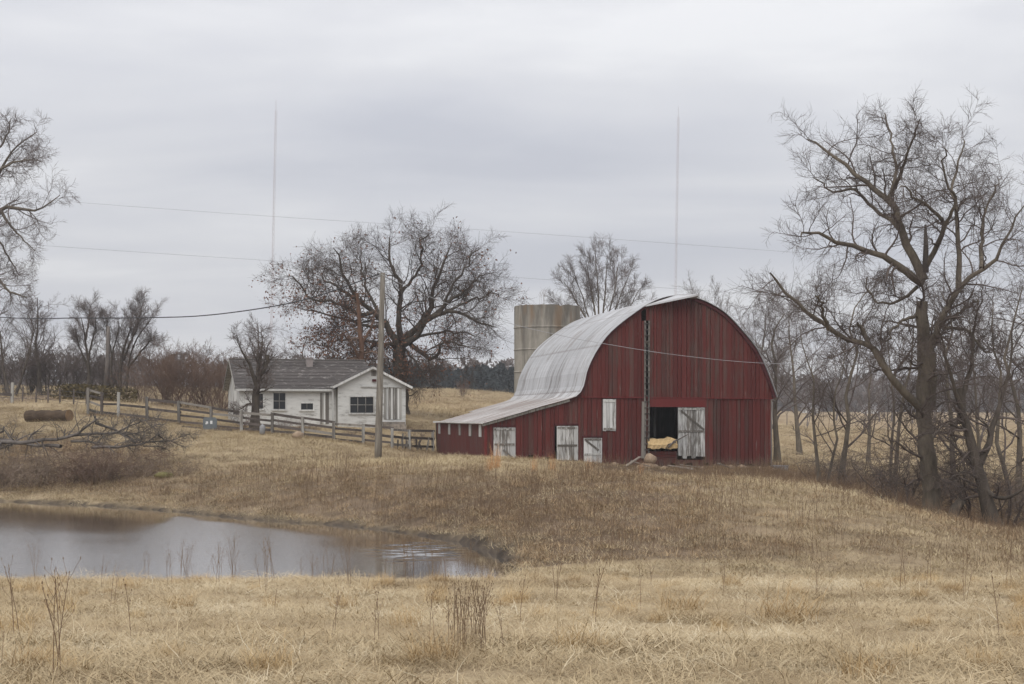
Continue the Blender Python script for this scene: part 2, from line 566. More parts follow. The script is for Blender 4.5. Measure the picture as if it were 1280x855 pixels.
def silo_mat():
    m, nt, b = new_mat('silo_concrete')
    oc = objcoord(nt)
    n1 = noise_n(nt, mapping_n(nt, oc, (0.8, 0.8, 0.12)), 1.6, 5.0, 0.65, 0.3)
    n2 = noise_n(nt, oc, 2.2, 5.0, 0.65)
    n3 = noise_n(nt, mapping_n(nt, oc, (1.6, 1.6, 0.25), (4, 1, 2)), 1.0, 4.0, 0.6)
    c = mix_n(nt, n2, (0.375, 0.350, 0.305), (0.225, 0.205, 0.172))
    sp = nt.nodes.new('ShaderNodeSeparateXYZ'); nt.links.new(oc, sp.inputs[0])
    top = ramp_n(nt, math_n(nt, 'MULTIPLY', sp.outputs[2], 0.1), [(0.62, 0.0), (1.0, 0.20)])
    c = mix_n(nt, ramp_n(nt, math_n(nt, 'ADD', n1, top), [(0.52, 0.0), (0.70, 0.85)]), c, (0.11, 0.10, 0.085))
    c = mix_n(nt, ramp_n(nt, math_n(nt, 'ADD', n3, math_n(nt, 'MULTIPLY', top, 0.6)), [(0.60, 0.0), (0.72, 0.6)]), c, (0.21, 0.14, 0.085))
    nt.links.new(c, b.inputs['Base Color'])
    b.inputs['Roughness'].default_value = 0.95
    bump_n(nt, b, n2, 0.3, 0.03)
    return m


M['silo'] = silo_mat()


def shingle_mat():
    m, nt, b = new_mat('old_shingles')
    oc = objcoord(nt)
    n1 = noise_n(nt, mapping_n(nt, oc, (0.6, 0.6, 1.2)), 1.2, 5.0, 0.7)
    n2 = noise_n(nt, mapping_n(nt, oc, (2.5, 6, 9)), 1.0, 4.0, 0.65)
    c = mix_n(nt, n1, (0.098, 0.086, 0.080), (0.048, 0.043, 0.042))
    c = mix_n(nt, ramp_n(nt, math_n(nt, 'ADD', math_n(nt, 'MULTIPLY', n2, 0.7), math_n(nt, 'MULTIPLY', n1, 0.3)), [(0.54, 0.0), (0.64, 0.85)]), c, (0.27, 0.25, 0.235))
    c = mix_n(nt, 1.0, c, ramp_n(nt, objrand(nt), [(0, 0.8), (1, 1.15)]), 'MULTIPLY')
    nt.links.new(c, b.inputs['Base Color'])
    b.inputs['Roughness'].default_value = 0.9
    return m


M['shingle'] = shingle_mat()

# ------------------------------------------------------------------ terrain
WATER = E - 4.10      # water level


def wp(px, py):
    """point on the water plane seen at a pixel"""
    Y = 4.10 * F / (py - HZ)
    return ((px - 640) / F * Y, Y)


SHORE = [wp(*q) for q in [(-330, 611), (-120, 620), (0, 627), (100, 631), (200, 638), (300, 648), (430, 657), (520, 668), (592, 681), (628, 695), (640, 712)]]
SHORE += [(-0.4, 38.2), (-4, 37.2), (-12, 37.0), (-20, 38), (-30, 40), (-42, 46), (-52, 62), (-50, 80)]
SHORE = np.array(SHORE)


def pond_dist(x, y):
    """signed distance to the shoreline, negative inside the pond"""
    x = np.asarray(x, float); y = np.asarray(y, float)
    best = np.full(x.shape, 1e9); inside = np.zeros(x.shape, bool)
    n = len(SHORE)
    for i in range(n):
        ax, ay = SHORE[i]; bx, by = SHORE[(i + 1) % n]
        ex, ey = bx - ax, by - ay
        t = np.clip(((x - ax) * ex + (y - ay) * ey) / (ex * ex + ey * ey), 0, 1)
        best = np.minimum(best, np.hypot(x - ax - t * ex, y - ay - t * ey))
        c = (ay > y) != (by > y)
        with np.errstate(divide='ignore', invalid='ignore'):
            xi = ax + (y - ay) * ex / np.where(ey == 0, 1e-9, ey)
        inside ^= c & (x < xi)
    return np.where(inside, -best, best)


FENCE = [(110, 512, 104), (127, 515, 103.6), (148, 516, 103), (184, 521, 101.5), (224, 527, 100.2), (264, 532, 98.8), (302, 535, 97.6), (340, 541, 97),
         (378, 546, 96.6), (417, 551, 96.4), (454, 556, 96.6), (490, 561, 97.2), (512, 562, 98.6), (541, 563, 101.5)]

CTRL = []
for px in (-700, -300, 0, 320, 640, 960, 1280, 1600, 2000):
    CTRL += [(px, 867, 9), (px, 765, 18), (px, 728, 30)]
CTRL += [(0, 604, 80), (100, 603, 78), (200, 600, 76), (300, 598, 72), (430, 592, 68), (550, 588, 68), (640, 588, 68), (-300, 604, 88), (-700, 610, 88),
         (300, 577, 80), (430, 578, 80), (550, 575, 80), (0, 560, 90), (0, 527, 103), (0, 503, 117), (0, 496, 128), (100, 560, 88), (100, 518, 104.5), (90, 500, 118),
         (-300, 560, 90), (-300, 500, 120), (-700, 560, 90), (-700, 500, 130), (200, 570, 84), (200, 545, 92), (300, 555, 88), (420, 566, 88), (500, 570, 90),
         (290, 530, 105), (420, 536, 104), (507, 539, 106), (400, 522, 118), (300, 512, 125), (500, 517, 118),
         (530, 510, 150), (530, 489, 230), (600, 490, 240), (560, 487, 285), (640, 494, 240), (400, 489, 260), (150, 488, 160), (0, 488, 170), (150, 485, 280), (-300, 485, 280),
         (611, 572, 84), (725, 578, 85), (845, 584, 86), (968, 586, 87), (545, 565, 102), (700, 568, 98), (880, 570, 102),
         (725, 595, 74), (845, 603, 72), (930, 602, 71), (975, 604, 72),
         (640, 723, 40), (700, 724, 39), (700, 650, 47), (700, 602, 56), (850, 728, 37), (850, 660, 45.5), (850, 608, 54), (1000, 729, 37), (1000, 660, 45.5), (1000, 612, 55),
         (1150, 731, 37), (1150, 681, 45), (1150, 645, 54), (1150, 645, 63), (1280, 731, 37), (1280, 694, 46), (1280, 667, 60), (1600, 735, 37), (1600, 700, 50), (1600, 668, 62),
         (2000, 735, 37), (2000, 668, 62),
         (1000, 602, 82), (1040, 606, 76), (1100, 600, 90), (1280, 608, 90), (1600, 608, 90), (1100, 560, 150), (1280, 560, 150), (1000, 560, 140), (1600, 560, 150),
         (1100, 533, 300), (1280, 533, 300), (900, 528, 300), (1600, 533, 300), (780, 510, 300), (1000, 514, 900), (1280, 514, 900), (1700, 514, 900), (640, 510, 900), (0, 508, 900), (-500, 508, 900)]
CP = [tuple(P(*c)) for c in CTRL]
for x in (-40, -15, 0, 15, 40):
    CP += [(x, -15, 0.0), (x, 0, 0.0)]
for px, py in [(-330, 611), (0, 627), (200, 638), (300, 648), (430, 657), (520, 668), (600, 690)]:
    x, y = wp(px, py)
    CP.append((x, y, WATER))
for x, y in SHORE[12:]:
    CP.append((x, y, WATER))
CP = np.array(CP)


def warp(x, y):
    yy = np.clip(y, -20, 900) + 25.0
    return np.stack([x / yy * 2.0, np.log(yy)], -1)


_C = warp(CP[:, 0], CP[:, 1])


def _k(r2):
    return np.where(r2 > 1e-12, 0.5 * r2 * np.log(np.maximum(r2, 1e-12)), 0.0)


_n = len(CP)
_A = np.zeros((_n + 3, _n + 3))
_d2 = ((_C[:, None] - _C[None]) ** 2).sum(-1)
_A[:_n, :_n] = _k(_d2) + 2e-5 * np.eye(_n)
_A[:_n, _n] = 1; _A[:_n, _n + 1:] = _C
_A[_n, :_n] = 1; _A[_n + 1:, :_n] = _C.T
_w = np.linalg.solve(_A, np.concatenate([CP[:, 2], np.zeros(3)]))


def ss(e0, e1, v):
    t = np.clip((v - e0) / (e1 - e0), 0, 1)
    return t * t * (3 - 2 * t)


def vnoise(x, y, s, seed=0):
    """cheap smooth value noise in -1..1"""
    rs = np.random.default_rng(seed)
    ph = rs.uniform(0, 6.28, (6,)); an = rs.uniform(0, 6.28, (6,)); fr = rs.uniform(0.6, 1.9, (6,)) / s
    v = 0
    for a, f, p in zip(an, fr, ph):
        v = v + np.sin((x * np.cos(a) + y * np.sin(a)) * f * 6.28 + p + 1.3 * np.sin((x * np.sin(a) - y * np.cos(a)) * f * 3.1 + p * 2))
    return v / 6


def shore_dist(x, y):
    """distance to the ragged waterline"""
    return pond_dist(x, y) + 0.28 * vnoise(x, y, 2.6, 91) + 0.16 * vnoise(x, y, 0.9, 92)


def gz(x, y):
    x = np.atleast_1d(np.asarray(x, float)); y = np.atleast_1d(np.asarray(y, float))
    sh = x.shape
    x = x.ravel(); y = y.ravel()
    z = np.empty(len(x))
    for i in range(0, len(x), 20000):
        q = warp(x[i:i + 20000], y[i:i + 20000])
        r2 = ((q[:, None, :] - _C[None]) ** 2).sum(-1)
        z[i:i + 20000] = _k(r2) @ _w[:_n] + _w[_n] + q @ _w[_n + 1:]
    # small lumps and hollows
    amp = 0.035 + 0.05 * ss(30, 60, y) * (1 - ss(75, 95, y))
    z = z + amp * vnoise(x, y, 7.0, 3) + (0.02 + 0.05 * ss(39, 43, y) * (1 - ss(66, 76, y))) * vnoise(x, y, 1.9, 5) * (y < 80)
    d = shore_dist(x, y)
    lo = WATER + 0.03 + 0.16 * (1 - np.exp(-np.maximum(d, 0) * 1.2)) * (1 + .6 * vnoise(x, y, 2.0, 95)) + 0.02 * np.maximum(d, 0)
    out = np.where(d < 4, np.maximum(z, lo), z)
    ing = WATER - 0.9 * (1 - np.exp(-np.maximum(-d, 0) / 1.5)) - 0.01
    z = np.where(d < 0, ing, out)
    return z.reshape(sh)


def g1(x, y):
    return float(gz([x], [y])[0])


def GP(px, Y, dz=0.0):
    x = (px - 640) / F * Y
    return Vector((x, Y, g1(x, Y) + dz))


def brush_zone(x, y):
    """0..1: where tall brown weeds stand among the grass"""
    d = pond_dist(x, y)
    a = x / np.maximum(y, 1)
    bank = (0.62 + .38 * ss(-14, -5, x)) * ss(0.0, 1.0, d) * (1 - ss(4, 11, d)) * (y > 41) * ss(-0.30, -0.2, a)
    mid = ss(-0.02, 0.03, a) * (1 - ss(0.11, 0.17, a)) * ss(40, 43, y) * (1 - ss(58, 68, y))
    slope = 0.45 * ss(0.0, 0.06, a) * ss(40, 42, y) * (1 - ss(62, 70, y))
    right = ss(0.17, 0.25, a + (y - 60) * 0.004) * ss(44, 54, y) * (1 - ss(84, 95, y))
    left = ss(0.0, 3, d) * (1 - ss(10, 14, d)) * (a < -0.22) * (y > 60) * 0.7
    hill = (a < -0.10) * ss(116, 121, y) * (1 - ss(230, 260, y))
    base = ss(-0.6, 0.4, vnoise(x, y, 9.0, 9))
    return np.clip(np.maximum.reduce([bank * 0.9, mid * (0.45 + 0.55 * base), slope * base, right, left, hill]), 0, 1)


def build_ground():
    ys = [-15, -8, -2, 3]
    y = 6.0
    while y < 1500:
        ys.append(y)
        y += max(0.30, min(y * 0.0085, 60)) if y < 120 else y * 0.03
    ys = np.array(ys)
    u = np.concatenate([np.linspace(-1.6, -0.62, 14), np.linspace(-0.58, 0.58, 230), np.linspace(0.62, 1.6, 14)])
    X = u[None, :] * (ys[:, None] * 0.78 + 8 + 0 * u[None, :])
    X = np.where(ys[:, None] < 6, u[None, :] * 14.0, X)
    Y = np.repeat(ys[:, None], len(u), 1)
    Z = gz(X, Y)
    V = np.stack([X, Y, Z], -1).reshape(-1, 3)
    nr, nc = X.shape
    i = np.arange(nr - 1)[:, None] * nc + np.arange(nc - 1)[None, :]
    Q = np.stack([i, i + 1, i + nc + 1, i + nc], -1).reshape(-1, 4)
    me = np_mesh('ground', V, Q, True)
    x, y = V[:, 0], V[:, 1]
    d = pond_dist(x, y)
    mud = np.where(d < 0, 1.0, (1 - ss(0.0, 0.75 + 0.6 * vnoise(x, y, 3, 8), d)) * (y > 40.5))
    far = ss(108, 135, y)
    # trampled dirt before the barn
    a = x / np.maximum(y, 1)
    dirt = ss(0.045, 0.06, a) * (1 - ss(0.165, 0.175, a)) * ss(74.5, 79, y) * (1 - ss(90, 91, y))
    br = brush_zone(x, y)
    br = np.maximum(br, dirt)
    mud = np.maximum(mud, dirt * 0.75)
    c = np.stack([np.clip(br, 0, 1), np.clip(mud, 0, 1), far, np.ones_like(x)], -1).astype(np.float32)
    ca = me.color_attributes.new('zone', 'FLOAT_COLOR', 'POINT')
    ca.data.foreach_set('color', c.ravel())
    o = link('ground', me, M['ground'])
    tag(o, 'rolling dry grass ground around the pond and barn', kind='structure')
    # the water: one sheet, its rim tucked under the banks
    gx = np.arange(-54, 2.0, 0.17); gy = np.arange(36, 90, 0.05)
    X, Y = np.meshgrid(gx, gy)
    d = pond_dist(X, Y)
    # wind ripples over the open water, calm in the lee of the far bank
    far = SHORE[:11]
    df = np.full(X.shape, 1e9)
    for (ax, ay), (bx, by) in zip(far[:-1], far[1:]):
        ex, ey = bx - ax, by - ay
        t = np.clip(((X - ax) * ex + (Y - ay) * ey) / (ex * ex + ey * ey), 0, 1)
        df = np.minimum(df, np.hypot(X - ax - t * ex, Y - ay - t * ey))
    lee = np.interp(X / Y * F + 640, [-300, 150, 195, 222, 300, 430, 520, 620], [12, 11, 6, 1.5, 2.5, 5, 8, 9])
    amp = 0.05 + 0.95 * ss(0.35, 1.15, (df + 1.5 * vnoise(X, Y, 9, 41)) / lee)
    Z = 0
    rs = np.random.default_rng(4)
    for lam, a in ((0.20, .0026), (0.23, .0030), (0.26, .0034), (0.30, .0038), (0.34, .0040), (0.39, .0040), (0.47, .0026)):
        th = rs.uniform(-1.0, 1.0); k = 6.283 / lam
        Z = Z + a * np.sin(k * (np.sin(th) * X + np.cos(th) * Y) + rs.uniform(0, 6.28) + 2.2 * vnoise(X, Y, 2.4, 50 + int(lam * 100)))
    Z = Z * amp * 0.30
    # a puff of wind at the far end sets up a few larger ripples
    c0 = P(520, 690, 47.5)
    m = np.exp(-(((X - c0.x) / 1.3) ** 2 + ((Y - c0.y) / 3.2) ** 2) ** 2) * (0.55 + 0.45 * np.sign(vnoise(X, Y, 1.6, 77)))
    Z = Z + m * .016 * np.sin(6.283 / 0.95 * (Y + .12 * X + .25 * vnoise(X, Y, 3, 66)))
    V = np.stack([X, Y, WATER + Z], -1).reshape(-1, 3)
    nr, nc = X.shape
    i = np.arange(nr - 1)[:, None] * nc + np.arange(nc - 1)[None, :]
    Q = np.stack([i, i + 1, i + nc + 1, i + nc], -1)[(d[:-1, :-1] < 0.8)]
    used = np.unique(Q); rm = np.zeros(len(V), np.int64); rm[used] = np.arange(len(used))
    me = np_mesh('pond_water', V[used], rm[Q], True)
    ra = me.attributes.new('ripple', 'FLOAT', 'POINT')
    ra.data.foreach_set('value', amp.ravel()[used].astype(np.float32))
    o = link('pond_water', me, M['water'])
    tag(o, 'still farm pond reflecting the grey sky and brown bank', kind='structure')


build_ground()

# ------------------------------------------------------------------ barn
BTH = R(11.0); BC, BS = math.cos(BTH), math.sin(BTH)
BX, BY = -1.46, 84.0
BZ = E - 2.5


def fs(px, py):
    """pixel on the barn's front wall -> (s along the wall, z above the barn's base level)"""
    a = (px - 640) / F
    s = (a * BY - BX) / (BC - BS * a)
    return s, E + (HZ - py) / F * (BY + BS * s) - BZ


def side_t(px):
    a = (px - 640) / F
    return (BX - BY * a) / (BS + BC * a)


ROOF_PX = [(601, 530.5), (640, 519.5), (672, 510), (698, 503), (713, 498.5), (719.5, 496), (724.5, 491.5), (728, 485.5), (730.5, 477), (734, 462), (743.5, 442), (757, 422), (769, 410), (780, 401), (801, 386),
           (815, 378), (830, 372.5), (846, 370.2), (862, 371.5), (884, 379.5), (907, 394), (926, 414), (943, 435), (952.5, 453), (961, 474), (969, 497)]
BARN_L = 18.3


def build_barn():
    rs = random.Random(5)
    barn = empty('red_barn', (BX, BY, BZ), BTH)
    tag(barn, 'large weathered red barn with curved metal roof, white doors and a low lean-to', 'barn')
    path = [Vector((fs(*p)[0], 0, fs(*p)[1])) for p in ROOF_PX]
    # smooth resample
    fine = []
    for i in range(len(path) - 1):
        p0, p1, p2, p3 = path[max(i - 1, 0)], path[i], path[i + 1], path[min(i + 2, len(path) - 1)]
        for k in range(6):
            t = k / 6
            fine.append(0.5 * ((2 * p1) + (p2 - p0) * t + (2 * p0 - 5 * p1 + 4 * p2 - p3) * t * t + (3 * p1 - p0 - 3 * p2 + p3) * t ** 3))
    fine.append(path[-1])
    fx = np.array([p.x for p in fine]); fz = np.array([p.z for p in fine])
    cum = np.concatenate([[0], np.cumsum(np.hypot(np.diff(fx), np.diff(fz)))])
    iap = int(fz.argmax())

    def at(l):
        return np.interp(l, cum, fx), np.interp(l, cum, fz)

    order = np.argsort(fx)

    def top(s):
        return float(np.interp(s, fx[order], fz[order]))

    ledge0 = fs(724, 496); ledge1 = fs(966, 498)

    def ledge(s):
        return ledge0[1] + (ledge1[1] - ledge0[1]) * (s - ledge0[0]) / (ledge1[0] - ledge0[0])

    bpx = [fs(604, 573), fs(690, 576), fs(724, 577), fs(760, 584), fs(966, 583)]

    def bottom(s):
        return float(np.interp(s, [q[0] for q in bpx], [q[1] for q in bpx]))

    def rect(x0, y0, x1, y1):
        s0, z1 = fs(x0, y0); s1, z0 = fs(x1, y1)
        return (s0, s1, fs(x0, y1)[1], fs(x1, y0)[1])

    D1 = rect(616, 534, 644, 577); D2 = rect(693, 532, 722, 579); D3 = rect(729, 547, 752, 586)
    SH = rect(753, 498.5, 769.5, 539); BIG = rect(812, 509, 880.5, 575); SLOT = rect(801.5, 385, 807, 401); GAP = rect(805.6, 401, 810.6, 497)
    opens = [D1, D2, D3, SH, BIG, SLOT, GAP]
    s_left = fs(607, 560)[0]; s_main = fs(726, 520)[0]; s_right = fs(964.5, 540)[0]

    def edges(a, b, extra):
        e = sorted(set([a, b] + [x for x in extra if a < x < b]))
        out = [a]
        for x0, x1 in zip(e[:-1], e[1:]):
            n = max(1, round((x1 - x0) / 0.235))
            cuts = sorted(x0 + (x1 - x0) * (i + (rs.uniform(-0.22, 0.22) if n > 1 else 0)) / n for i in range(1, n))
            out += cuts + [x1]
        return out

    def run(a, b, zb, zt, ops, y0, ragged):
        ex = [v for o in ops for v in o[:2]]
        es = edges(a, b, ex)
        for s0, s1 in zip(es[:-1], es[1:]):
            if s1 - s0 < 0.03: continue
            mid = (s0 + s1) / 2
            segs = [(None, None)]
            lo, hi = zb(mid), zt(mid)
            cuts = sorted([(o[2], o[3]) for o in ops if o[0] - 0.01 < mid < o[1] + 0.01])
            ranges = []; cur = lo
            for c0, c1 in cuts:
                if c0 > cur + 0.05: ranges.append((cur, min(c0, hi)))
                cur = max(cur, c1)
            if cur < hi - 0.05: ranges.append((cur, hi))
            for r0, r1 in ranges:
                g = rs.uniform(0.003, 0.014)
                a0, a1 = s0 + g, s1 - g
                jl = rs.uniform(-0.03, 0.03) if r0 == lo else 0
                if ragged and r0 == lo and rs.random() < 0.22: jl += rs.uniform(0.05, 0.3)
                tl = rs.uniform(-0.006, 0.006)
                if r1 == hi:
                    tp = [(a0 + (a1 - a0) * k / 3, min(zt(a0 + (a1 - a0) * k / 3), zt(mid) + 3)) for k in (3, 2, 1, 0)]
                else:
                    tp = [(a1, r1), (a0, r1)]
                poly = [(a0 + tl, r0 + jl), (a1 + tl, r0 + jl + rs.uniform(-0.02, 0.02))] + tp
                y = y0 + rs.uniform(-0.012, 0.012)
                MB().slab(poly, y - 0.024, y).build('board', M['red_boards'], barn)

    roofz = lambda s: top(s) - 0.05
    run(s_left, s_main, bottom, roofz, [D1, D2], 0.0, True)
    run(s_main, s_right, bottom, lambda s: ledge(s) + 0.04, [D2, D3, SH, BIG], 0.0, True)
    run(s_main - 0.05, s_right, ledge, roofz, [SLOT, GAP], -0.055, False)

    # roof: overlapping curved sheets in courses down the slope
    def sheet(l0, l1, y0, y1, lift, nm='roof_sheet'):
        n = 9
        vs, uv = [], []
        for side in (0, 1):
            for i in range(n):
                l = l0 + (l1 - l0) * i / (n - 1)
                x, z = at(l); xa, za = at(l - 0.05); xb, zb = at(l + 0.05)
                t = Vector((xb - xa, zb - za)).normalized()
                nx, nz = -t.y, t.x
                off = 0.03 + lift * (i / (n - 1) if l1 > l0 else 0) + (0.022 if side else 0)
                for y in (y0, y1):
                    vs.append((x + nx * off, y, z + nz * off)); uv.append((y, abs(l - cum[iap])))
        f = []
        for side in (0, 1):
            b = side * 2 * n
            for i in range(n - 1):
                q = (b + 2 * i, b + 2 * i + 2, b + 2 * i + 3, b + 2 * i + 1)
                f.append(q)
        N2 = 2 * n
        for i in range(n - 1):
            f.append((2 * i, 2 * i + 2, N2 + 2 * i + 2, N2 + 2 * i)); f.append((2 * i + 1, N2 + 2 * i + 1, N2 + 2 * i + 3, 2 * i + 3))
        f.append((0, N2, N2 + 1, 1)); f.append((N2 - 2, N2 - 1, 2 * N2 - 1, 2 * N2 - 2))
        mb = MB().add(vs, f)
        me = mb.mesh(nm)
        ul = me.uv_layers.new(name='UVMap')
        for p in me.polygons:
            for li in p.loop_indices:
                ul.data[li].uv = uv[me.loops[li].vertex_index]
        link(nm, me, M['roof'], barn)

    lsp = cum[np.argmin(np.abs(fx - fs(712, 498)[0]))]
    lap = cum[iap]
    ycols = np.linspace(-0.28, BARN_L + 0.35, 10)
    main = np.linspace(lap, lsp, 4)
    lean = np.linspace(lsp, 0.0, 3)
    rgt = np.linspace(lap, cum[-1], 4)
    for ci, (y0, y1) in enumerate(zip(ycols[:-1], ycols[1:])):
        for ri, (a, b) in enumerate(zip(main[:-1], main[1:])):
            sheet(a, b - 0.10 * (ri < 2), y0 + 0.004, y1 + 0.03, 0.03 + rs.uniform(0, 0.02))
        for a, b in zip(lean[:-1], lean[1:]):
            if b == 0.0 and ci == 8: continue
            sheet(a + 0.12, b, y0 + 0.004 + rs.uniform(-.02, .0), y1 + 0.03, 0.02 + rs.uniform(-0.01, 0.05))
        for a, b in zip(rgt[:-1], rgt[1:]):
            sheet(a, b, y0 + 0.004, y1 + 0.03, 0.014)
    # dark rake boards along the right of the arch, thin galvanised edge along the left, white-ish rusty edge on the lean-to
    def rake(l0, l1, n, h, name, mat, y0, y1, drop=0.0):
        mb = MB()
        for i in range(n):
            la, lb = l0 + (l1 - l0) * i / n, l0 + (l1 - l0) * (i + 1) / n
            pa, pb = at(la), at(lb)
            t = Vector((pb[0] - pa[0], pb[1] - pa[1])).normalized()
            if t.x < 0: t = -t
            nx, nz = -t.y, t.x
            mb.slab([(pa[0] - nx * (h + drop), pa[1] - nz * (h + drop)), (pb[0] - nx * (h + drop), pb[1] - nz * (h + drop)), (pb[0] - nx * drop, pb[1] - nz * drop), (pa[0] - nx * drop, pa[1] - nz * drop)], y0, y1)
        mb.build(name, mat, barn)
    rake(lap + 0.4, cum[-1], 16, 0.17, 'rake_board', M['dark_trim'], -0.17, -0.10, -0.01)
    rake(lap - 0.2, lsp, 14, 0.10, 'rake_board', M['dark_trim'], -0.17, -0.10, 0.0)
    rake(lsp, 0.05, 8, 0.12, 'rake_board', M['grey_boards'], -0.15, -0.09, 0.0)
    # small hay hood: the roof's point pushed out over the gable
    apx, apz = at(lap + 0.15)
    h = MB()
    a0, a1 = at(lap - 2.2), at(lap + 0.75)
    tipv = (apx + 0.55, -1.1, apz + 0.06)
    vs = [(a0[0], -0.26, a0[1] + 0.065), (a1[0], -0.26, a1[1] + 0.065), tipv, (a0[0], -0.26, a0[1] - 0.02), (a1[0], -0.26, a1[1] - 0.04), (tipv[0], tipv[1], tipv[2] - 0.10),
          (apx - 0.4, -0.26, apz + 0.075), (apx - 0.4, -0.26, apz - 0.03)]
    h.add(vs, [(0, 6, 2), (6, 1, 2), (3, 5, 7), (7, 5, 4), (0, 2, 5, 3), (1, 4, 5, 2)])
    me = h.mesh('hay_hood')
    me.uv_layers.new(name='UVMap')
    link('hay_hood', me, M['roof'], barn)
    # ledge drip board and the header over the big door
    MB().bar((s_main, -0.075, ledge(s_main) - 0.01), (s_right + 0.06, -0.075, ledge(s_right) - 0.01), 0.05, 0.07).build('drip_board', M['red_trim'], barn)
    hz = ledge(BIG[0]) - 0.05
    MB().slab([(BIG[0] - 0.15, BIG[3] + 0.01), (BIG[1] + 0.1, BIG[3] + 0.01), (BIG[1] + 0.1, hz), (BIG[0] - 0.15, hz)], -0.07, -0.02).build('door_header', M['red_trim'], barn)
    # doors: planks, rails and braces
    def door(o, n, braces, mat='white_door', y=-0.03, tilt=0.0, ragged=0.0, shut=False, label=None):
        s0, s1, z0, z1 = o
        d = empty('door' if not shut else 'shutter', (0, 0, 0)); d.parent = barn
        CHILDREN.setdefault(barn.name, []).append(d)
        if label: d['label'] = label
        w = (s1 - s0) / n
        for i in range(n):
            zb = z0 + 0.02 + (rs.uniform(0, ragged) if ragged else 0)
            yy = y + rs.uniform(-0.006, 0.006)
            x0, x1 = s0 + 0.01 + w * i + 0.006, s0 + 0.01 + w * (i + 1) - 0.006
            MB().slab([(x0, zb), (x1, zb + rs.uniform(-.03, .03)), (x1 + tilt, z1 - 0.02), (x0 + tilt, z1 - 0.02)], yy - 0.025, yy).build('plank', M[mat], d)
        for (u0, v0, u1, v1) in braces:
            q = lambda u, v: (s0 + 0.05 + (s1 - s0 - 0.1) * u + tilt * v, y - 0.042, z0 + 0.06 + (z1 - z0 - 0.12) * v)
            MB().bar(q(u0, v0), q(u1, v1), 0.025, 0.11, up=(0, 1, 0) if False else (0, 0, 1)).build('brace', M['white_brace'], d)
        return d
    door(D1, 5, [(0, 0.97, 1, 0.97), (0, 0.5, 1, 0.5), (0, 0.03, 1, 0.03), (0.45, 0.33, 1.0, 0.03)], y=-0.035, label='flaking white door nearest the eave of the lean-to')
    d2 = (D2[0] + 0.10, D2[1], D2[2], D2[3])
    door(d2, 5, [(0, 0.97, 1, 0.97), (0, 0.47, 1, 0.47), (0, 0.03, 1, 0.03)], y=-0.07, label='clean white door standing a hand ajar')
    door(D3, 4, [(0, 0.98, 1, 0.98), (0, 0.46, 1, 0.46), (0.08, 0.95, 0.85, 0.60)], y=-0.05, label='short white door with one diagonal brace')
    door(SH, 4, [(0, 0.96, 1, 0.96), (0, 0.04, 1, 0.04)], y=-0.04, shut=True)
    big_d = (fs(846.5, 540)[0], BIG[1], BIG[2] + 0.02, BIG[3])
    door(big_d, 6, [(0, 0.985, 1, 0.985), (0, 0.54, 1, 0.54), (0.1, 0.95, 1.0, 0.57)], y=-0.06, ragged=0.22, label='peeling white sliding door half open beside the ladder')
    # jambs of the openings
    for o in (D1, D2, D3):
        m = MB()
        m.box(o[0] - 0.05, o[0], -0.045, 0.06, o[2], o[3] + 0.05); m.box(o[1], o[1] + 0.05, -0.045, 0.06, o[2], o[3] + 0.05); m.box(o[0] - 0.05, o[1] + 0.05, -0.047, 0.06, o[3] + 0.05, o[3] + 0.11)
        m.build('door_frame', M['dark_trim'], barn)
    # the sill boards below the opening
    for k in range(3):
        z0 = BIG[2] - 0.02 + k * 0.17
        MB().box(BIG[0], big_d[0] - 0.02, -0.02 + rs.uniform(-.01, .01), 0.03, z0 + 0.006, z0 + 0.16).build('sill_board', M['red_boards'], barn)
    # ladder up the gable
    lad = empty('ladder', (0, 0, 0)); lad.parent = barn; CHILDREN.setdefault(barn.name, []).append(lad)
    lx0, lz0 = fs(805.0, 566); lx1, lz1 = fs(810.0, 401); lxb = fs(809.5, 566)[0]; lxt = fs(805.6, 401)[0]
    for xb, xt, nm in ((lx0, lxt, 'rail'), (lxb + 0.02, lx1 + 0.03, 'rail')):
        MB().bar((xb, -0.13, lz0 - 0.2), (xt, -0.13, lz1), 0.07, 0.09, up=(1, 0, 0)).build(nm, M['fence_wood'], lad)
    nr = 22
    for k in range(nr):
        z = lz0 + (lz1 - lz0) * (k + 0.5) / nr
        MB().bar((lx0 - 0.02, -0.20, z), (lxb + 0.05, -0.20, z), 0.03, 0.06).build('rung', M['fence_rail'], lad)
    pb = fs(803.5, 566); pt = fs(804.5, 502)
    MB().bar((pb[0], -0.10, pb[1] - 0.3), (pt[0], -0.10, pt[1]), 0.10, 0.24, up=(1, 0, 0)).build('rail', M['fence_wood'], lad)
    # side walls: planks joined, low on the lean-to
    ze = top(0.35) - 0.12
    m = MB(); y = 0.0; k = 0
    while y < BARN_L:
        w = rs.uniform(0.20, 0.28)
        gb = -0.55 + 0.5 * y / BARN_L
        m.box(s_left - 0.012 + rs.uniform(-.006, .006), s_left + 0.016, y + 0.008, min(y + w, BARN_L), gb, ze - rs.uniform(0, .02)); y += w
    sw = m.build('side_wall', M['red_boards'], barn)
    for px in (549, 561.5, 574.5, 587.5, 600):
        t = side_t(px); dark = px == 574.5
        w = 0.36 if not dark else 0.3
        MB().box(s_left - 0.055, s_left - 0.02, t - w, t + w, ze - 0.72, ze - 0.06).build('window_slat', M['grey_boards'] if dark else M['white_trim'], barn)
    MB().box(-0.16, -0.12, -0.2, BARN_L + 0.2, ze - 0.03, ze + 0.09).build('fascia', M['white_trim'], barn)
    MB().box(s_left - 0.07, s_left + 0.07, -0.06, 0.0, bottom(s_left) - 0.2, ze + 0.1).build('corner_board', M['red_trim'], barn)
    xr = s_right
    m = MB(); y = 0.02
